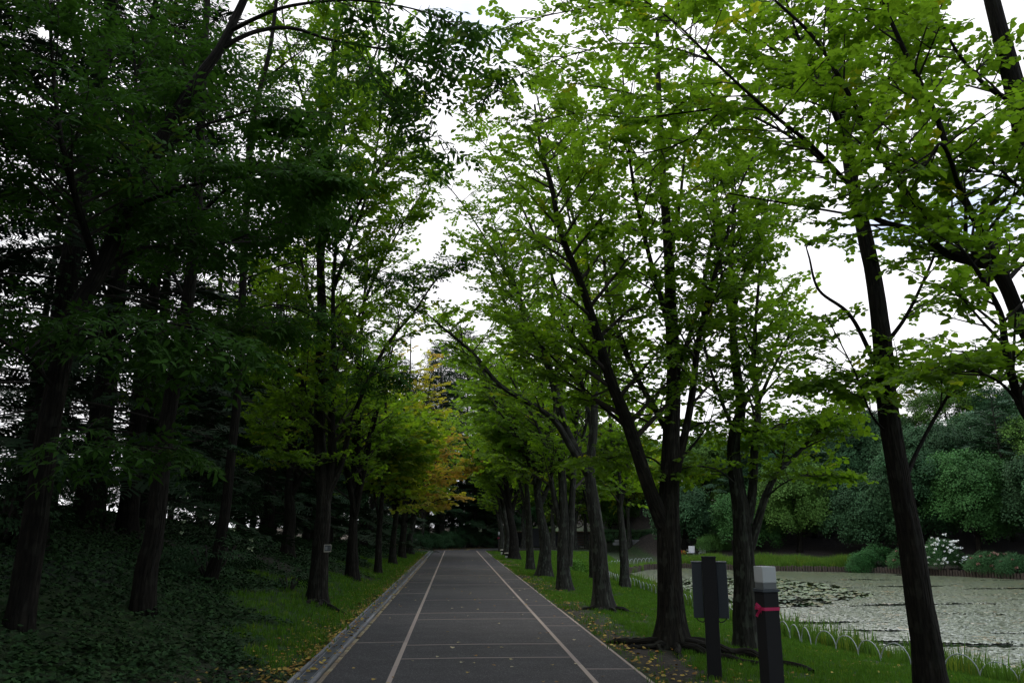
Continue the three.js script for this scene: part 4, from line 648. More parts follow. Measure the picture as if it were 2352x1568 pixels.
// ------------------------------------------------------------------ pond
{
  const sh = new THREE.Shape(pondPts.map(([x, z]) => new THREE.Vector2(x, -z))); const g = new THREE.ShapeGeometry(sh); g.rotateX(-Math.PI / 2); g.translate(0, WATER, 0);
  struct('pond_water', g, std(lin(0.018, 0.022, 0.016), 0.09));
  srand(70);
  // floating weed: rosettes of small leaves
  const o = { pos: [], idx: [] }; for (let i = 0; i < 9; i++) { const a = i / 9 * 6.283 + rr(-0.2, 0.2); leafShape(o, place(Math.cos(a) * rr(0.02, 0.12), rr(0, 0.012), Math.sin(a) * rr(0.02, 0.12), rr(-0.06, 0.06), -a + rr(-0.4, 0.4), rr(-0.05, 0.07)), 'roundFar', rr(0.07, 0.11), i, true); }
  const weed = geoFrom(o.pos, o.idx), it = [], pads = [];
  const lilyIn = (x, z) => { const dx = (x - 12.3 + 0.1 * (z + 33.5)) / 3.9, dz = (z + 33.5) / 6.6; return dx * dx + dz * dz + (fbm(x * 0.5, z * 0.5) - 0.5) * 0.9; };
  for (let i = 0; i < 130000 && it.length < 56000; i++) {
    const x = rr(7.5, 34), z = rr(-51, -9); if (pondDist(x, z) > -0.15) continue; if (lilyIn(x, z) < 1) continue;
    const streak = fbm(x * 0.2 + 4, z * 1.5 + 3, 2, 4), dense = fbm(x * 0.7, z * 2.2, 9, 3); if (streak > 0.645 || (dense > 0.7 && rnd() < 0.8)) continue;
    it.push([V(x, WATER + 0.006, z), V(rr(-1, 1), 0, rr(-1, 1)), UPV, rr(0.85, 1.6), tintG(0.08, 0.03)]);
  }
  const w = instanced('pondweed', weed, M.pondweed, it, scene); w.userData = { label: 'pale floating pondweed covering the pond surface', category: 'pondweed', kind: 'stuff' };
  // water lilies
  const patch = thing('water_lily_patch', 'patch of tilted green water lily pads floating on the pond', 'water lilies', V(12.2, WATER, -30));
  const pad = (() => { const p = [0, 0, 0], ix = []; const n = 11; for (let i = 0; i <= n; i++) { const a = 0.25 + i / n * (6.283 - 0.5); p.push(Math.cos(a), 0.09 * Math.sin(i * 1.9) + 0.05, Math.sin(a)); if (i) ix.push(0, i + 1, i); } return geoFrom(p, ix); })();
  const lm = [M.lily, std(lin(0.09, 0.13, 0.03), 0.4, { side: THREE.DoubleSide }), std(lin(0.14, 0.13, 0.04), 0.45, { side: THREE.DoubleSide }), std(lin(0.05, 0.1, 0.04), 0.3, { side: THREE.DoubleSide })];
  const all = []; for (let i = 0; i < 6000 && all.length < 1900; i++) { const x = rr(7, 18), z = rr(-42, -19); if (pondDist(x, z) > -0.2 || lilyIn(x, z) > 1 || rnd() < 0.1) continue; all.push([x, z]); }
  all.sort((a, b) => b[1] - a[1]);
  const rest = [];
  all.forEach(([x, z], i) => { const s = rr(0.1, 0.19), ti = [rr(-0.28, 0.28), rr(0, 6.28), rr(-0.28, 0.28)], y = 0.02 + rr(0, 0.05); if (i < 300) { const m = part('lily_pad', pad, lm[Math.floor(rnd() * 4)], patch); m.position.set(x - 12.2, y, z + 30); m.rotation.set(...ti); m.scale.setScalar(s); } else rest.push([V(x, WATER + y, z), V(Math.cos(ti[1]), ti[0], Math.sin(ti[1])), V(ti[2], 1, ti[0]), s, tintG(0.25, 0.15)]); });
  instanced('lily_pads', pad, M.lily, rest, patch, V(12.2, WATER, -30));
  // log edging of the far and left shores
  const logs = thing('log_edging', 'low row of upright logs edging the far side of the pond', 'edging', V(0, WATER, 0)); const lg = [], lg2 = [];
  const shore = pondPts.slice(11, 23);
  for (let i = 0; i < shore.length - 1; i++) { const [ax, az] = shore[i], [bx, bz] = shore[i + 1], L = Math.hypot(bx - ax, bz - az); for (let s = 0; s < L; s += 0.15) { const h = rr(0.28, 0.36), g = new THREE.CylinderGeometry(0.065, 0.065, h + 0.3, 7); g.translate(lerp(ax, bx, s / L) + rr(-0.015, 0.015), h / 2 - 0.15, lerp(az, bz, s / L) + rr(-0.015, 0.015)); lg.push(g); } }
  part('logs', merge(lg), std(lin(0.075, 0.055, 0.042), 0.9), logs, 'stuff');
}
// ------------------------------------------------------------------ hoop fence
{
  const pl = [[11.5, -7], [9.3, -10], [7.7, -12], [6.9, -13.2], [6.4, -14.9], [6.4, -18.9], [6.6, -22], [6.55, -26], [6.5, -31], [6.6, -36], [6.9, -40], [7.7, -43.5], [8.8, -46.5], [10.4, -49.5], [12.6, -52]];
  const fence = thing('hoop_fence', 'low fence of pale bent hoops along the edge of the lawn', 'fence', onGround(6.4, -16)); const o = fence.position; srand(80);
  const hoopG = new THREE.TubeGeometry(new THREE.CatmullRomCurve3(Array.from({ length: 13 }, (_, i) => { const a = Math.PI * i / 12; return V(-Math.cos(a) * 0.25, Math.sin(a) * 0.3 + (i === 0 || i === 12 ? -0.08 : 0.0), 0); })), 26, 0.009, 6);
  let carry = 0;
  for (let i = 0; i < pl.length - 1; i++) { const [ax, az] = pl[i], [bx, bz] = pl[i + 1], L = Math.hypot(bx - ax, bz - az); let s = carry; for (; s < L; s += 0.5) { const x = lerp(ax, bx, s / L), z = lerp(az, bz, s / L), m = part('hoop', hoopG, M.hoop, fence); m.position.set(x - o.x, groundY(x, z) - o.y, z - o.z); m.rotation.set(rr(-0.12, 0.12), Math.atan2(-(bz - az), bx - ax) + rr(-0.12, 0.12), rr(-0.06, 0.06)); m.scale.y = rr(0.92, 1.08); } carry = s - L; }
}
// ------------------------------------------------------------------ sign, bollards, lamps, plate
{
  const b = onPlane(1642, 1549, 0); b.y = groundY(b.x, b.z);
  const t = thing('sign_post', 'dark post carrying two ribbed grey boxes, seen from behind', 'sign post', b); t.rotation.y = -0.28;
  part('post', box(0.155, 1.36, 0.16, 0, 0.62, 0, 0.006), M.metalBlack, t); part('post_cap', box(0.165, 0.012, 0.17, 0, 1.305, 0, 0.004), M.metalBlack, t);
  for (const s of [-1, 1]) {
    const gs = [box(0.115, 0.6, 0.2, s * 0.137, 0.94, -0.06, 0.006)]; for (let i = 0; i < 8; i++) gs.push(box(0.006, 0.58, 0.006, s * (0.09 + i * 0.0135), 0.94, 0.0425));
    const p = part('sign_box', merge(gs), M.panelGrey, t); part('lid', box(0.125, 0.012, 0.215, s * 0.139, 1.247, -0.06, 0.004), M.panelGrey, p);
    part('cable', new THREE.TubeGeometry(new THREE.CatmullRomCurve3([V(s * 0.17, 0.645, 0), V(s * 0.14, 0.61, 0.03), V(s * 0.09, 0.6, 0.05), V(s * 0.07, 0.63, 0.05)]), 12, 0.006, 5), M.metalBlack, t);
  }
}
function bollard(p, label, turn, group, bow = true) {
  const t = thing('lamp_bollard', label, 'bollard', p, group); t.rotation.y = turn;
  part('post', box(0.165, 1.2, 0.165, 0, 0.42, 0, 0.005), M.metalBlack, t);
  part('collar', box(0.185, 0.028, 0.185, 0, 1.034, 0, 0.004), M.panelGrey, t);
  part('lens', box(0.15, 0.06, 0.15, 0, 1.078, 0, 0.004), std(lin(0.16, 0.17, 0.165), 0.4), t);
  part('lamp_head', box(0.155, 0.155, 0.155, 0, 1.1855, 0, 0.006), M.lampGrey, t);
  const tape = part('tape', merge([box(0.171, 0.03, 0.171, 0, 0.862, 0)]), M.pinkTape, t);
  if (bow) { const sh = (a, l) => { const g = new THREE.PlaneGeometry(0.03, l, 1, 4); const q = g.attributes.position; for (let i = 0; i < q.count; i++) q.setZ(i, 0.01 * Math.sin(q.getY(i) * 60)); g.translate(0, -l / 2, 0); g.rotateZ(a); g.translate(-0.09, 0.868, 0.02); g.computeVertexNormals(); return g; }; part('bow', merge([sh(-0.5, 0.09), sh(0.35, 0.1), sh(-2.4, 0.06)]), std(lin(0.62, 0.02, 0.11), 0.6, { side: THREE.DoubleSide }), tape); }
  return t;
}
{ const p = onPlane(1777, 1600, 0); bollard(p.setY(groundY(p.x, p.z)), 'square black lamp bollard with grey head and pink tape beside the tree roots', 0.2); }
{ const p = onPlane(1147, 1265, 0); bollard(p.setY(groundY(p.x, p.z)), 'far dark bollard with white head and red tape by the path end', 0.1); }
function mushroom(p, s, label) {
  const t = thing('garden_lamp', label, 'garden lamp', p); t.scale.setScalar(s);
  part('base', new THREE.LatheGeometry([[0.001, 0], [0.11, 0], [0.115, 0.02], [0.1, 0.14], [0.095, 0.155], [0.001, 0.16]].map(q => new THREE.Vector2(...q)), 18), M.white, t);
  part('neck', new THREE.CylinderGeometry(0.1, 0.085, 0.1, 18).translate(0, 0.205, 0), M.metalBlack, t);
  part('cap', new THREE.LatheGeometry([[0.001, 0.256], [0.15, 0.256], [0.155, 0.27], [0.14, 0.3], [0.06, 0.315], [0.001, 0.318]].map(q => new THREE.Vector2(...q)), 20), std(lin(0.5, 0.46, 0.36), 0.6), t);
}
{ const p = onPlane(1165, 1282, 0); mushroom(p.setY(groundY(p.x, p.z)), 1.05, 'white mushroom lamp with a cream cap beside the dark peeling tree'); const q = onPlane(1154, 1273, 0); mushroom(q.setY(groundY(q.x, q.z)), 1.0, 'white mushroom lamp near the path end beside the far bollard'); }
{ // plate on the trunk
  const p = atZ(752, 1259, hit(727, 1384).z + 0.26), t = thing('notice_plate', 'small dark notice plate with a pale rim fixed to a trunk', 'plate', p); t.rotation.y = 0.35;
  part('rim', box(0.14, 0.14, 0.012, 0, 0, 0, 0.003), std(lin(0.5, 0.46, 0.36), 0.7), t); part('face', box(0.122, 0.112, 0.004, 0, 0.004, 0.0075), std(lin(0.03, 0.035, 0.035), 0.5), t);
  const pm = std(lin(0.2, 0.21, 0.2), 0.6); part('picture', box(0.05, 0.07, 0.003, -0.028, 0.002, 0.0105), pm, t); for (let i = 0; i < 4; i++) part('text_line', box(0.036 - (i % 2) * 0.008, 0.005, 0.003, 0.028, 0.03 - i * 0.018, 0.0105), pm, t);
}
{ // stakes by young trees
  const sm = std(lin(0.06, 0.045, 0.032), 0.9);
  for (const [px, py, tx, ty, lab] of [[932, 1262, 943, 1215, 'dark support stake leaning on a trunk left of the path'], [950, 1272, 944, 1225, 'dark support stake leaning on the pale trunk'], [1038, 1252, 1024, 1222, 'dark stake propping a trunk at the path end'], [1073, 1252, 1057, 1225, 'dark stake propping the pale trunk at the path end']]) { const a = hit(px, py), b = atZ(tx, ty, a.z + 0.1); const g = tube([V(0, -0.1, 0), b.clone().sub(a)], 0.045, 8); const o = single('support_stake', g, sm, lab, 'stake'); o.position.copy(a); }
}
// ------------------------------------------------------------------ roots of the two near trees
function roots(parentBase, list, label) {
  const t = thing('surface_roots', label, 'roots', parentBase); srand(90 + list.length);
  for (const [a, L, r] of list) { const pts = []; let x = Math.cos(a) * 0.16, z = Math.sin(a) * 0.16, d = a; const n = 9; for (let i = 0; i <= n; i++) { const wx = parentBase.x + x, wz = parentBase.z + z, u = i / n; pts.push(V(x, groundY(wx, wz) - parentBase.y + lerp(r * 1.0, -r * 0.1, u) + rr(-0.3, 0.4) * r, z)); d += rr(-0.35, 0.35); x += Math.cos(d) * L / n; z += Math.sin(d) * L / n; } part('root', tube(smooth(pts, 30), u => r * (1 - 0.75 * u) + 0.006, 10, 0.12, 0, a), M.bark, t); }
  return t;
}
roots(onPlane(1547, 1478, 0).setY(0), [[2.9, 0.9, 0.07], [2.3, 0.8, 0.06], [3.5, 0.7, 0.055], [1.7, 0.9, 0.06], [1.0, 1.6, 0.09], [0.7, 2.0, 0.1], [0.45, 1.7, 0.075], [1.3, 1.3, 0.07], [0.1, 1.1, 0.06], [2.6, 0.6, 0.05], [4.2, 0.8, 0.05], [5.3, 0.9, 0.05]], 'gnarled exposed roots spreading over bare soil around the thick dark tree');
roots(onPlane(1386, 1392, 0).setY(0), [[2.6, 0.6, 0.05], [0.4, 0.8, 0.06], [1.2, 0.7, 0.05], [2.0, 0.6, 0.045]], 'short exposed roots at the foot of the leaning mossy tree');
{ const b = hit(727, 1384); roots(b, [[1.2, 0.8, 0.055], [1.0, 0.9, 0.06], [1.5, 0.7, 0.05]], 'twisted roots below the tree with the plate'); }

// ------------------------------------------------------------------ terrace beyond the lawn
{
  const dark = std(lin(0.04, 0.04, 0.045), 0.9), wood = std(lin(0.12, 0.08, 0.05), 0.85), stone = std(lin(0.16, 0.16, 0.15), 0.9);
  const zt = -66, L = (x, y) => atZ(x, y, zt); const gy = 0.05;
  const a = L(1206, 1250), c = L(1276, 1250), w = c.x - a.x;
  const wall = thing('terrace_wall', 'dark concrete terrace wall in panels beyond the lawn', 'wall', V((a.x + c.x) / 2, gy, zt));
  for (let i = 0; i < 4; i++) part('panel', box(w / 4 - 0.02, i < 2 ? 1.45 : 1.05, 0.2, (i - 1.5) * w / 4, (i < 2 ? 1.45 : 1.05) / 2, 0, 0.01), dark, wall); part('coping', box(w * 0.5, 0.06, 0.3, w * 0.25, 1.08, 0, 0.01), stone, wall);
  const s0 = L(1333, 1250), st = thing('terrace_steps', 'brown wooden steps climbing to the terrace with white chairs', 'steps', V(s0.x, gy, zt)); for (let i = 0; i < 6; i++) part('step', box(2.2, 0.06, 0.4, 0, 0.18 + i * 0.19, -i * 0.36, 0.008), wood, st); for (let i = 0; i < 6; i++) part('riser', box(2.16, 0.13, 0.04, 0, 0.085 + i * 0.19, 0.1 - i * 0.36), M.cover, st);
  const deck = thing('terrace_deck', 'brown deck behind the terrace wall', 'deck', V(s0.x - 3.2, gy, zt - 3)); part('deck_slab', box(9, 0.12, 3.4, 0, 1.14, 0, 0.02), wood, deck); part('plinth', box(8.9, 1.08, 3.2, 0, 0.54, 0), dark, deck);
  const hedgeBox = (name, p, w, h, d, label, m = M.evergreen, dens = 60) => { const t = thing(name, label, 'hedge', p); part('core', box(w * 0.9, h * 0.9, d * 0.8, 0, h * 0.46, 0, 0.05), std(lin(0.012, 0.018, 0.008), 1), t); const it = []; const n = Math.round(w * h * dens); for (let i = 0; i < n; i++) { const f = rnd(), top = f < 0.4; it.push([V(rr(-w / 2, w / 2), top ? h * rr(0.93, 1.0) : rr(0, h), top ? rr(-d / 2, d / 2) : (rnd() < 0.85 ? d / 2 : -d / 2) * rr(0.9, 1.02)), V(rr(-1, 1), rr(-0.4, 0.4), rr(-1, 1)), V(rr(-0.5, 0.5), 0.7, top ? 0 : 0.7), rr(0.25, 0.42), tintG(0.3)]); } instanced('foliage', G.tuft[0], m, it, t); return t; };
  srand(95);
  const h0 = atZ(1450, 1256, -62); hedgeBox('clipped_hedge', V(h0.x, groundY(h0.x, -62) + 0.05, -62), 4.4, 0.85, 1.0, 'dark clipped hedge on a stone ledge at the far lawn edge');
  const p0 = L(1240, 1212); hedgeBox('planter_hedge', V(p0.x, gy + 1.1, zt - 0.45), 2.6, 0.35, 0.6, 'pale green planting along the top of the dark terrace wall', M.reed, 90);
  const p1 = atZ(1500, 1240, -70); hedgeBox('flower_border', V(p1.x, groundY(p1.x, -70), -70), 9, 1.5, 1.5, 'sunny yellow-green border planting behind the clipped hedge', M.reed, 26);
  const led = thing('stone_ledge', 'low stone retaining wall under the clipped hedge', 'wall', V(h0.x + 0.7, groundY(h0.x, -61.2), -61.2)); for (let i = 0; i < 12; i++) for (let j = 0; j < 2; j++) part('stone', box(0.36, 0.2, 0.3, (i - 5.5) * 0.38 + (j ? 0.15 : 0), 0.02 + j * 0.21, rr(-0.03, 0.03), 0.03), stone, led);
  // chairs
  const chair = (p, turn, label) => { const t = thing('garden_chair', label, 'chair', p, 'white garden chairs'); t.rotation.y = turn; part('seat', box(0.42, 0.04, 0.42, 0, 0.4, 0, 0.01), M.white, t); const bk = part('backrest', box(0.42, 0.44, 0.03, 0, 0.64, -0.22, 0.01), M.white, t); bk.rotation.x = -0.12; for (const sx of [-1, 1]) { for (const sz of [-1, 1]) part('leg', new THREE.CylinderGeometry(0.014, 0.014, 0.4, 6).translate(sx * 0.19, 0.2, sz * 0.19), M.white, t); part('armrest', box(0.03, 0.025, 0.4, sx * 0.215, 0.58, 0), M.white, t); } return t; };
  const c1 = L(1322, 1220); chair(V(c1.x, gy + 1.2, zt - 2), 0.6, 'white garden chair on the brown deck above the steps');
  const tz = -54.5, q0 = atZ(1583, 1284, tz), ter = thing('pond_terrace', 'stone-faced terrace beside the far pond shore', 'terrace', V(q0.x, q0.y - 0.9, tz)); part('stone_face', box(3.2, 0.88, 2.4, 0.3, 0.44, 0, 0.03), stone, ter); part('deck', box(3.3, 0.06, 2.5, 0.3, 0.915, 0, 0.01), wood, ter); for (let i = 0; i < 4; i++) part('step', box(2.2, 0.14, 0.4, 0.2, 1.0 + i * 0.17, -1.5 - i * 0.35, 0.01), wood, ter);
  chair(V(q0.x, q0.y + 0.045, tz + 0.5), -0.5, 'white garden chair on the pond terrace beside red flowers'); { const c2 = atZ(1609, 1284, tz); chair(V(c2.x, q0.y + 0.045, tz + 0.5), -0.4, 'white garden chair on the pond terrace, farther from the red flowers'); }
  const flowers = (p, n, R, col, label, name = 'flower_bed') => { const t = thing(name, label, 'flowers', p); const it = [], fl = []; for (let i = 0; i < n; i++) { const a = rr(0, 6.28), r = R * Math.sqrt(rnd()), pp = V(Math.cos(a) * r, 0.1 + rnd() * R * 0.7 * (1 - r / R * 0.5), Math.sin(a) * r * 0.7); it.push([pp, V(rr(-1, 1), 0.2, rr(-1, 1)), UPV, 0.4, tintG(0.3)]); fl.push([pp.clone().add(V(0, 0.06, 0.03)), V(rr(-1, 1), 0, rr(-1, 1)), V(rr(-1, 1), 1, 0.6), rr(0.6, 1.1), new THREE.Color().setRGB(...col())]); } instanced('foliage', G.tuft[1], M.evergreen, it, t); instanced('blossoms', G.blossom, M.blossom, fl, t); return t; };
  { const p = [], ix = []; srand(96); const o = { pos: p, idx: ix }; for (let i = 0; i < 10; i++) leafShape(o, place(rr(-0.06, 0.06), rr(-0.03, 0.06), rr(-0.06, 0.06), rr(-1, 1), rr(0, 6.28), rr(-1, 1)), 'round', 0.07, i); G.blossom = geoFrom(p, ix); M.blossom = leafM(0.85, 0.85, 0.85, 0.3, 0.8); }
  const f1 = atZ(1570, 1284, tz); flowers(V(f1.x, q0.y + 0.05, tz + 0.3), 60, 0.5, () => rnd() < 0.6 ? [0.9, 0.12, 0.05] : [0.95, 0.6, 0.05], 'red and orange flowers beside the white chairs on the pond terrace');
  const f2 = atZ(1592, 1250, tz - 3), pd = thing('stone_pedestal', 'square stone pedestal with red flowers behind the white chairs', 'pedestal', V(f2.x, q0.y - 0.3, tz - 3)); part('column', box(0.5, 1.5, 0.5, 0, 0.75, 0, 0.02), stone, pd); part('top', box(0.62, 0.1, 0.62, 0, 1.55, 0, 0.02), stone, pd);
  flowers(V(f2.x, q0.y + 1.3, tz - 3), 30, 0.35, () => [0.85, 0.08, 0.05], 'red flowers in the bowl on top of the stone pedestal', 'flower_bowl');
  // shrubs across the pond
  const shrub = (p, R, h, tint, label, blossoms, bc, near) => { const t = thing('shrub', label, 'shrub', p); const it = []; for (let i = 0; i < R * h * 110; i++) { const u = rr(-0.3, 1), a = rr(0, 6.28), q = Math.sqrt(1 - u * u), r = rr(0.6, 1), b = rr(0.7, 1.25); it.push([V(Math.cos(a) * q * R * r, h * 0.35 + u * h * 0.6 * r, Math.sin(a) * q * R * r * 0.7), V(Math.cos(a + 1), 0, Math.sin(a + 1)), V(Math.cos(a) * q, u + 0.6, Math.sin(a) * q), rr(0.35, 0.6), new THREE.Color().setRGB(b * tint[0], b * tint[1], b * tint[2])]); } const st = []; for (let i = 0; i < 6; i++) { const a = i * 1.05; st.push(tube([V(0, -0.1, 0), V(Math.cos(a) * R * 0.5, h * 0.6, Math.sin(a) * R * 0.4)], 0.02, 5)); } part('stems', merge(st), M.twig, t, 'stuff'); if (near) it.forEach(q => { q[3] *= 1.6; });
    instanced('foliage', near ? G.pointed[0] : G.tuft[0], near ? M.ivy : M.evergreen, it, t);
    for (let i = 0; i < (blossoms ?? 0); i++) { const u = rr(-0.25, 0.98), a = rr(-0.6, 3.74), q = Math.sqrt(1 - u * u), s = rr(0.8, 1.3); if (i < 300) { const m = part('blossom', G.blossom, bc, t); const rf = rr(0.8, 1.2); m.position.set(Math.cos(a) * q * R * 1.05 * rf, h * 0.35 + u * h * 0.66 * rf, Math.sin(a) * q * R * 0.75); m.rotation.y = a; m.scale.setScalar(near ? s * 0.5 : s); } } return t; };
  const wb = leafM(0.85, 0.86, 0.8, 0.2, 0.8), pb = leafM(0.24, 0.13, 0.1, 0.2);
  const on = (px, py) => hit(px, py);
  shrub(on(2165, 1312), 1.15, 1.7, [1, 1.1, 0.8], 'shrub covered in white flower heads on the far pond bank', 85, wb);
  shrub(on(2085, 1308), 0.95, 1.2, [1, 1.1, 0.8], 'low shrub with faded pink flowers beside the white-flowered shrub', 14, pb);
  shrub(on(2275, 1318), 1.1, 1.15, [0.9, 1, 0.8], 'broad shrub with faded pink flowers right of the white-flowered shrub', 18, pb);
  shrub(on(2340, 1322), 1.0, 1.1, [0.8, 1, 0.8], 'dark green shrub at the far bank beside the broad pink-flowered shrub', 6, pb);
  shrub(on(2015, 1300), 1.0, 1.2, [0.8, 1.1, 0.7], 'dark green shrub behind the bare mulch slope'); shrub(on(1980, 1312), 0.8, 1.3, [0.8, 1.15, 0.7], 'green shrub at the end of the reed bed');
  shrub(on(1640, 1268), 1.2, 1.2, [1.6, 1.6, 0.8], 'bright rounded shrub behind the pond terrace');
  { const p = hit(1322, 1313); shrub(p, 0.4, 0.5, [2.4, 2.4, 0.7], 'small bright green sapling growing alone on the lawn'); }
  // undergrowth on the near bank
  shrub(hit(480, 1335), 0.8, 1.0, [1, 1, 1], 'dark leafy shrub with pale flower heads on the ivy bank', 10, leafM(0.3, 0.36, 0.2, 0.2), true); shrub(onGround(-6.6, -12.5), 0.9, 1.1, [1, 1, 1], 'dark leafy shrub among the conifer trunks', 0, null, true); shrub(onGround(-3.3, -16.9), 0.4, 0.4, [1, 1, 1], 'small dark shrub beside the tree with the plate', 0, null, true);
  [[-9, -17, 'dark bush on the crest between the conifer trunks'], [-11, -22, 'wide dark bush deep in the bank wood'], [-8, -27, 'dark bush under the conifers beside the far path'], [-12, -13, 'dark bush behind the ivy-clad conifer']].forEach(([x, z, lab], i) => shrub(onGround(x, z), 2.0, 1.9, [1, 1, 1], lab, 0, null, true));
  [[-2.6, -60.5], [-5, -59], [0.6, -64.5], [-0.8, -61.6], [3, -66.5], [-8, -57]].forEach(([x, z], i) => shrub(onGround(x, z), 1.5, 1.3 + 0.3 * (i % 3), [1, 1, 1], 'dark bush under the conifers at the path end').userData.group = 'bushes at the path end');
  [[3.5, -73], [7, -74], [10.5, -73], [13, -68], [9, -79], [14, -77], [17, -66]].forEach(([x, z], i) => roundTree(onGround(x, z), 6.5 + (i % 3), 2.8, { seed: 360 + i, tint: [[1.6, 1.5, 0.7], [1, 1.2, 0.8], [2.2, 1.5, 0.5]][i % 3], label: ['yellow-green', 'green', 'gold-tinged'][i % 3] + ' rounded tree behind the terrace', group: ['yellow-green', 'green', 'gold-tinged'][i % 3] + ' trees behind the terrace' }));
}
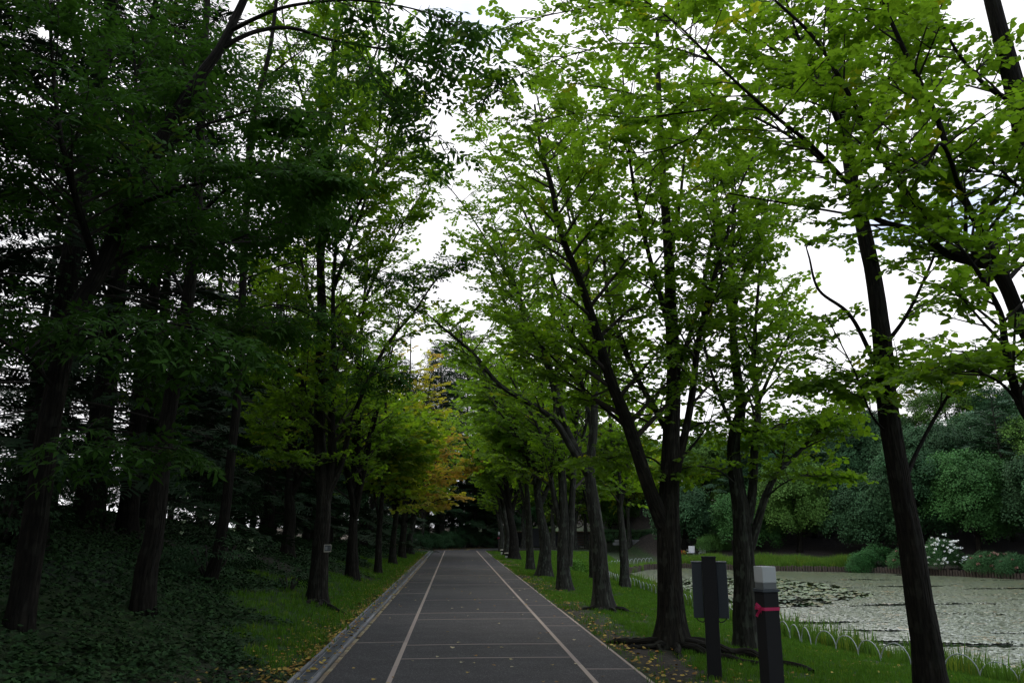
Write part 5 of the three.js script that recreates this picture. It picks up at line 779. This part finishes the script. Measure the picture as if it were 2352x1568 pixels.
// ------------------------------------------------------------------ ground cover
{
  srand(110);
  const blades = (n, h, w, sp, sd) => { srand(sd); const p = [], ix = []; for (let i = 0; i < n; i++) { const a = rr(0, 6.28), x = rr(-sp, sp), z = rr(-sp, sp), hh = h * rr(0.6, 1.2), b = p.length / 3, lx = Math.cos(a) * hh * rr(0.1, 0.5), lz = Math.sin(a) * hh * rr(0.1, 0.5), wx = -Math.sin(a) * w, wz = Math.cos(a) * w; p.push(x - wx, 0, z - wz, x + wx, 0, z + wz, x + lx * 0.4 - wx * 0.8, hh * 0.6, z + lz * 0.4 - wz * 0.8, x + lx * 0.4 + wx * 0.8, hh * 0.6, z + lz * 0.4 + wz * 0.8, x + lx, hh, z + lz); ix.push(b, b + 1, b + 2, b + 1, b + 3, b + 2, b + 2, b + 3, b + 4); } return geoFrom(p, ix); };
  const stuff = (name, geo, m, items, label, cat) => { const o = instanced(name, geo, m, items, scene); o.userData = { label, category: cat, kind: 'stuff' }; };
  const R = () => V(rr(-1, 1), 0, rr(-1, 1));
  const lawnG = blades(12, 0.05, 0.003, 0.07, 111), weedG = blades(16, 0.32, 0.007, 0.14, 112), reedG = blades(16, 0.6, 0.01, 0.2, 113); srand(114);
  const lawn = [], weeds = [], reeds = [], ivy = [], litter = [], leftGrass = [];
  for (let i = 0; i < 46000; i++) { const x = rr(2.15, 10), z = -7 - 48 * Math.pow(rnd(), 1.6); const hx = 6.4; if (x > 6.3 && pondDist(x, z) < 1.0) continue; const soil = fbm(x * 0.45 + 3, z * 0.45, 0, 4), m = fbm(x * 1.7, z * 1.7, 4, 3); if (x < 2.9 && soil > 0.45 && rnd() < 0.8) continue; if (z > -12.5 && x + (m - 0.5) * 1.6 < 2.85 && rnd() < 0.9) continue; if (m > 0.64 && rnd() < 0.6) continue; lawn.push([onGround(x, z), R(), UPV, rr(0.7, 1.3) * (1 + -z * 0.012), tintG(0.25, 0.06)]); }
  for (let i = 0; i < 9000; i++) { const z = rr(-48, -8), x = rr(6.2, 11.5), d = pondDist(x, z); if (d < 0.0 || d > 1.5 || x < 6.55) continue; weeds.push([onGround(x, z), R(), UPV, rr(0.5, 1.15) * (rnd() < 0.08 ? 1.6 : 1), tintG(0.3, 0.12)]); }
  for (let i = 0; i < 5200; i++) { const s = rnd(), k = s < 0.86 ? 17 + s / 0.86 * 1.999 : 15 + (s - 0.86) * 14, a = pondPts[Math.floor(k)], b = pondPts[Math.floor(k) + 1], f = k % 1, x = lerp(a[0], b[0], f) + rr(0.1, 1.6) * 0.5, z = lerp(a[1], b[1], f) - rr(0.15, 1.8); if (pondDist(x, z) < 0.08) continue; reeds.push([onGround(x, z), R(), UPV, (k < 17 ? rr(0.25, 0.5) : rr(0.45, 0.95)) * (0.7 + 0.6 * vnoise(x * 0.7, z * 0.7)), tintG(0.25, 0.1)]); }
  for (let i = 0; i < 50000; i++) { const z = -1.5 - 52 * Math.pow(rnd(), 1.5), s = 14 * Math.pow(rnd(), 1.25), x = -1.75 - s, n = fbm(x * 0.45 + 3, z * 0.45, 0, 4); const isIvy = s + (n - 0.5) * 3 > (z > -13 ? 0.7 : 1.5); if (isIvy) { if (n > 0.62 && rnd() < 0.7) continue; ivy.push([onGround(x, z), R(), V(rr(-0.2, 0.6), 1, rr(-0.2, 0.2)), rr(0.55, 1.05) * (1 + Math.max(0, -z - 10) * 0.03), tintG(0.35)]); } else if (s > 0.25 || rnd() < 0.3) leftGrass.push([onGround(x, z), R(), UPV, rr(0.8, 1.9), tintG(0.3, 0.08)]); }
  const leafOne = (() => { const o = { pos: [], idx: [] }; leafShape(o, new THREE.Matrix4(), 'round', 0.058, 4); return geoFrom(o.pos, o.idx); })();
  const ltint = () => { const b = rr(0.5, 1.15), k = rnd(); return k < 0.55 ? new THREE.Color().setRGB(b, b, b) : k < 0.8 ? new THREE.Color().setRGB(b * 0.8, b * 0.6, b * 0.6) : new THREE.Color().setRGB(b * 1.1, b * 1.25, b * 1.3); };
  const lay = (x, z, y) => litter.push([V(x, (y ?? groundY(x, z)) + rr(0.008, 0.03), z), R(), V(rr(-0.5, 0.5), 1, rr(-0.5, 0.5)), rr(0.6, 1.1), ltint()]);
  for (let i = 0; i < 3600; i++) { const z = -6 - 46 * Math.pow(rnd(), 2.1); lay(-1.74 - Math.abs(rr(-1, 1) * rr(0, 1) * 0.9), z); }
  for (let i = 0; i < 500; i++) { const z = -6 - 40 * Math.pow(rnd(), 1.6); lay(rr(-1.72, -1.45), z, 0.012); }
  for (let i = 0; i < 1000; i++) { const z = -7 - 40 * Math.pow(rnd(), 1.5); lay(2.16 + Math.abs(rr(-1, 1) * rnd()) * 1.2, z); }
  for (let i = 0; i < 1500; i++) lay(rr(2.3, 7), -7 - 45 * rnd());
  for (let i = 0; i < 1200; i++) { const x = rr(-6, 3), z = rr(-66, -57.5); if (x > 1.5 && z > -61) continue; lay(x, z); }
  stuff('lawn_grass', lawnG, M.grass, lawn, 'short green grass of the lawn sloping to the pond', 'grass'); stuff('bank_grass', lawnG, M.grass, leftGrass, 'grass strip along the foot of the bank', 'grass');
  stuff('shore_weeds', weedG, M.reed, weeds, 'tall green weeds along the near pond shore', 'weeds'); stuff('shore_reeds', reedG, M.reed, reeds, 'bright green reeds along the far pond shore', 'reeds');
  stuff('ivy_cover', G.ivy, M.ivy, ivy, 'dark ivy covering the bank under the conifers', 'ivy'); stuff('leaf_litter', leafOne, M.litter, litter, 'yellow and brown fallen leaves along the path edges', 'leaves');
  // single leaves on the paving
  srand(115); const lms = [M.litter, leafM(0.55, 0.45, 0.2, 0.1), leafM(0.3, 0.16, 0.05, 0.1), leafM(0.6, 0.5, 0.3, 0.1)];
  for (let i = 0; i < 130; i++) { const z = -8.6 - 32 * Math.pow(rnd(), 1.5), x = rr(X0 + 0.05, XE - 0.05); const o = single('fallen_leaf', leafOne, lms[Math.floor(rnd() * 4)], 'pale yellow leaf fallen on the paving of the path', 'leaf', 'leaves fallen on the path'); o.position.set(x, 0.022 + 0.004, z); o.rotation.set(rr(-0.12, 0.12), rr(0, 6.28), rr(-0.12, 0.12)); o.scale.setScalar(rr(0.6, 1.05)); }
}
renderer.render(scene, camera);
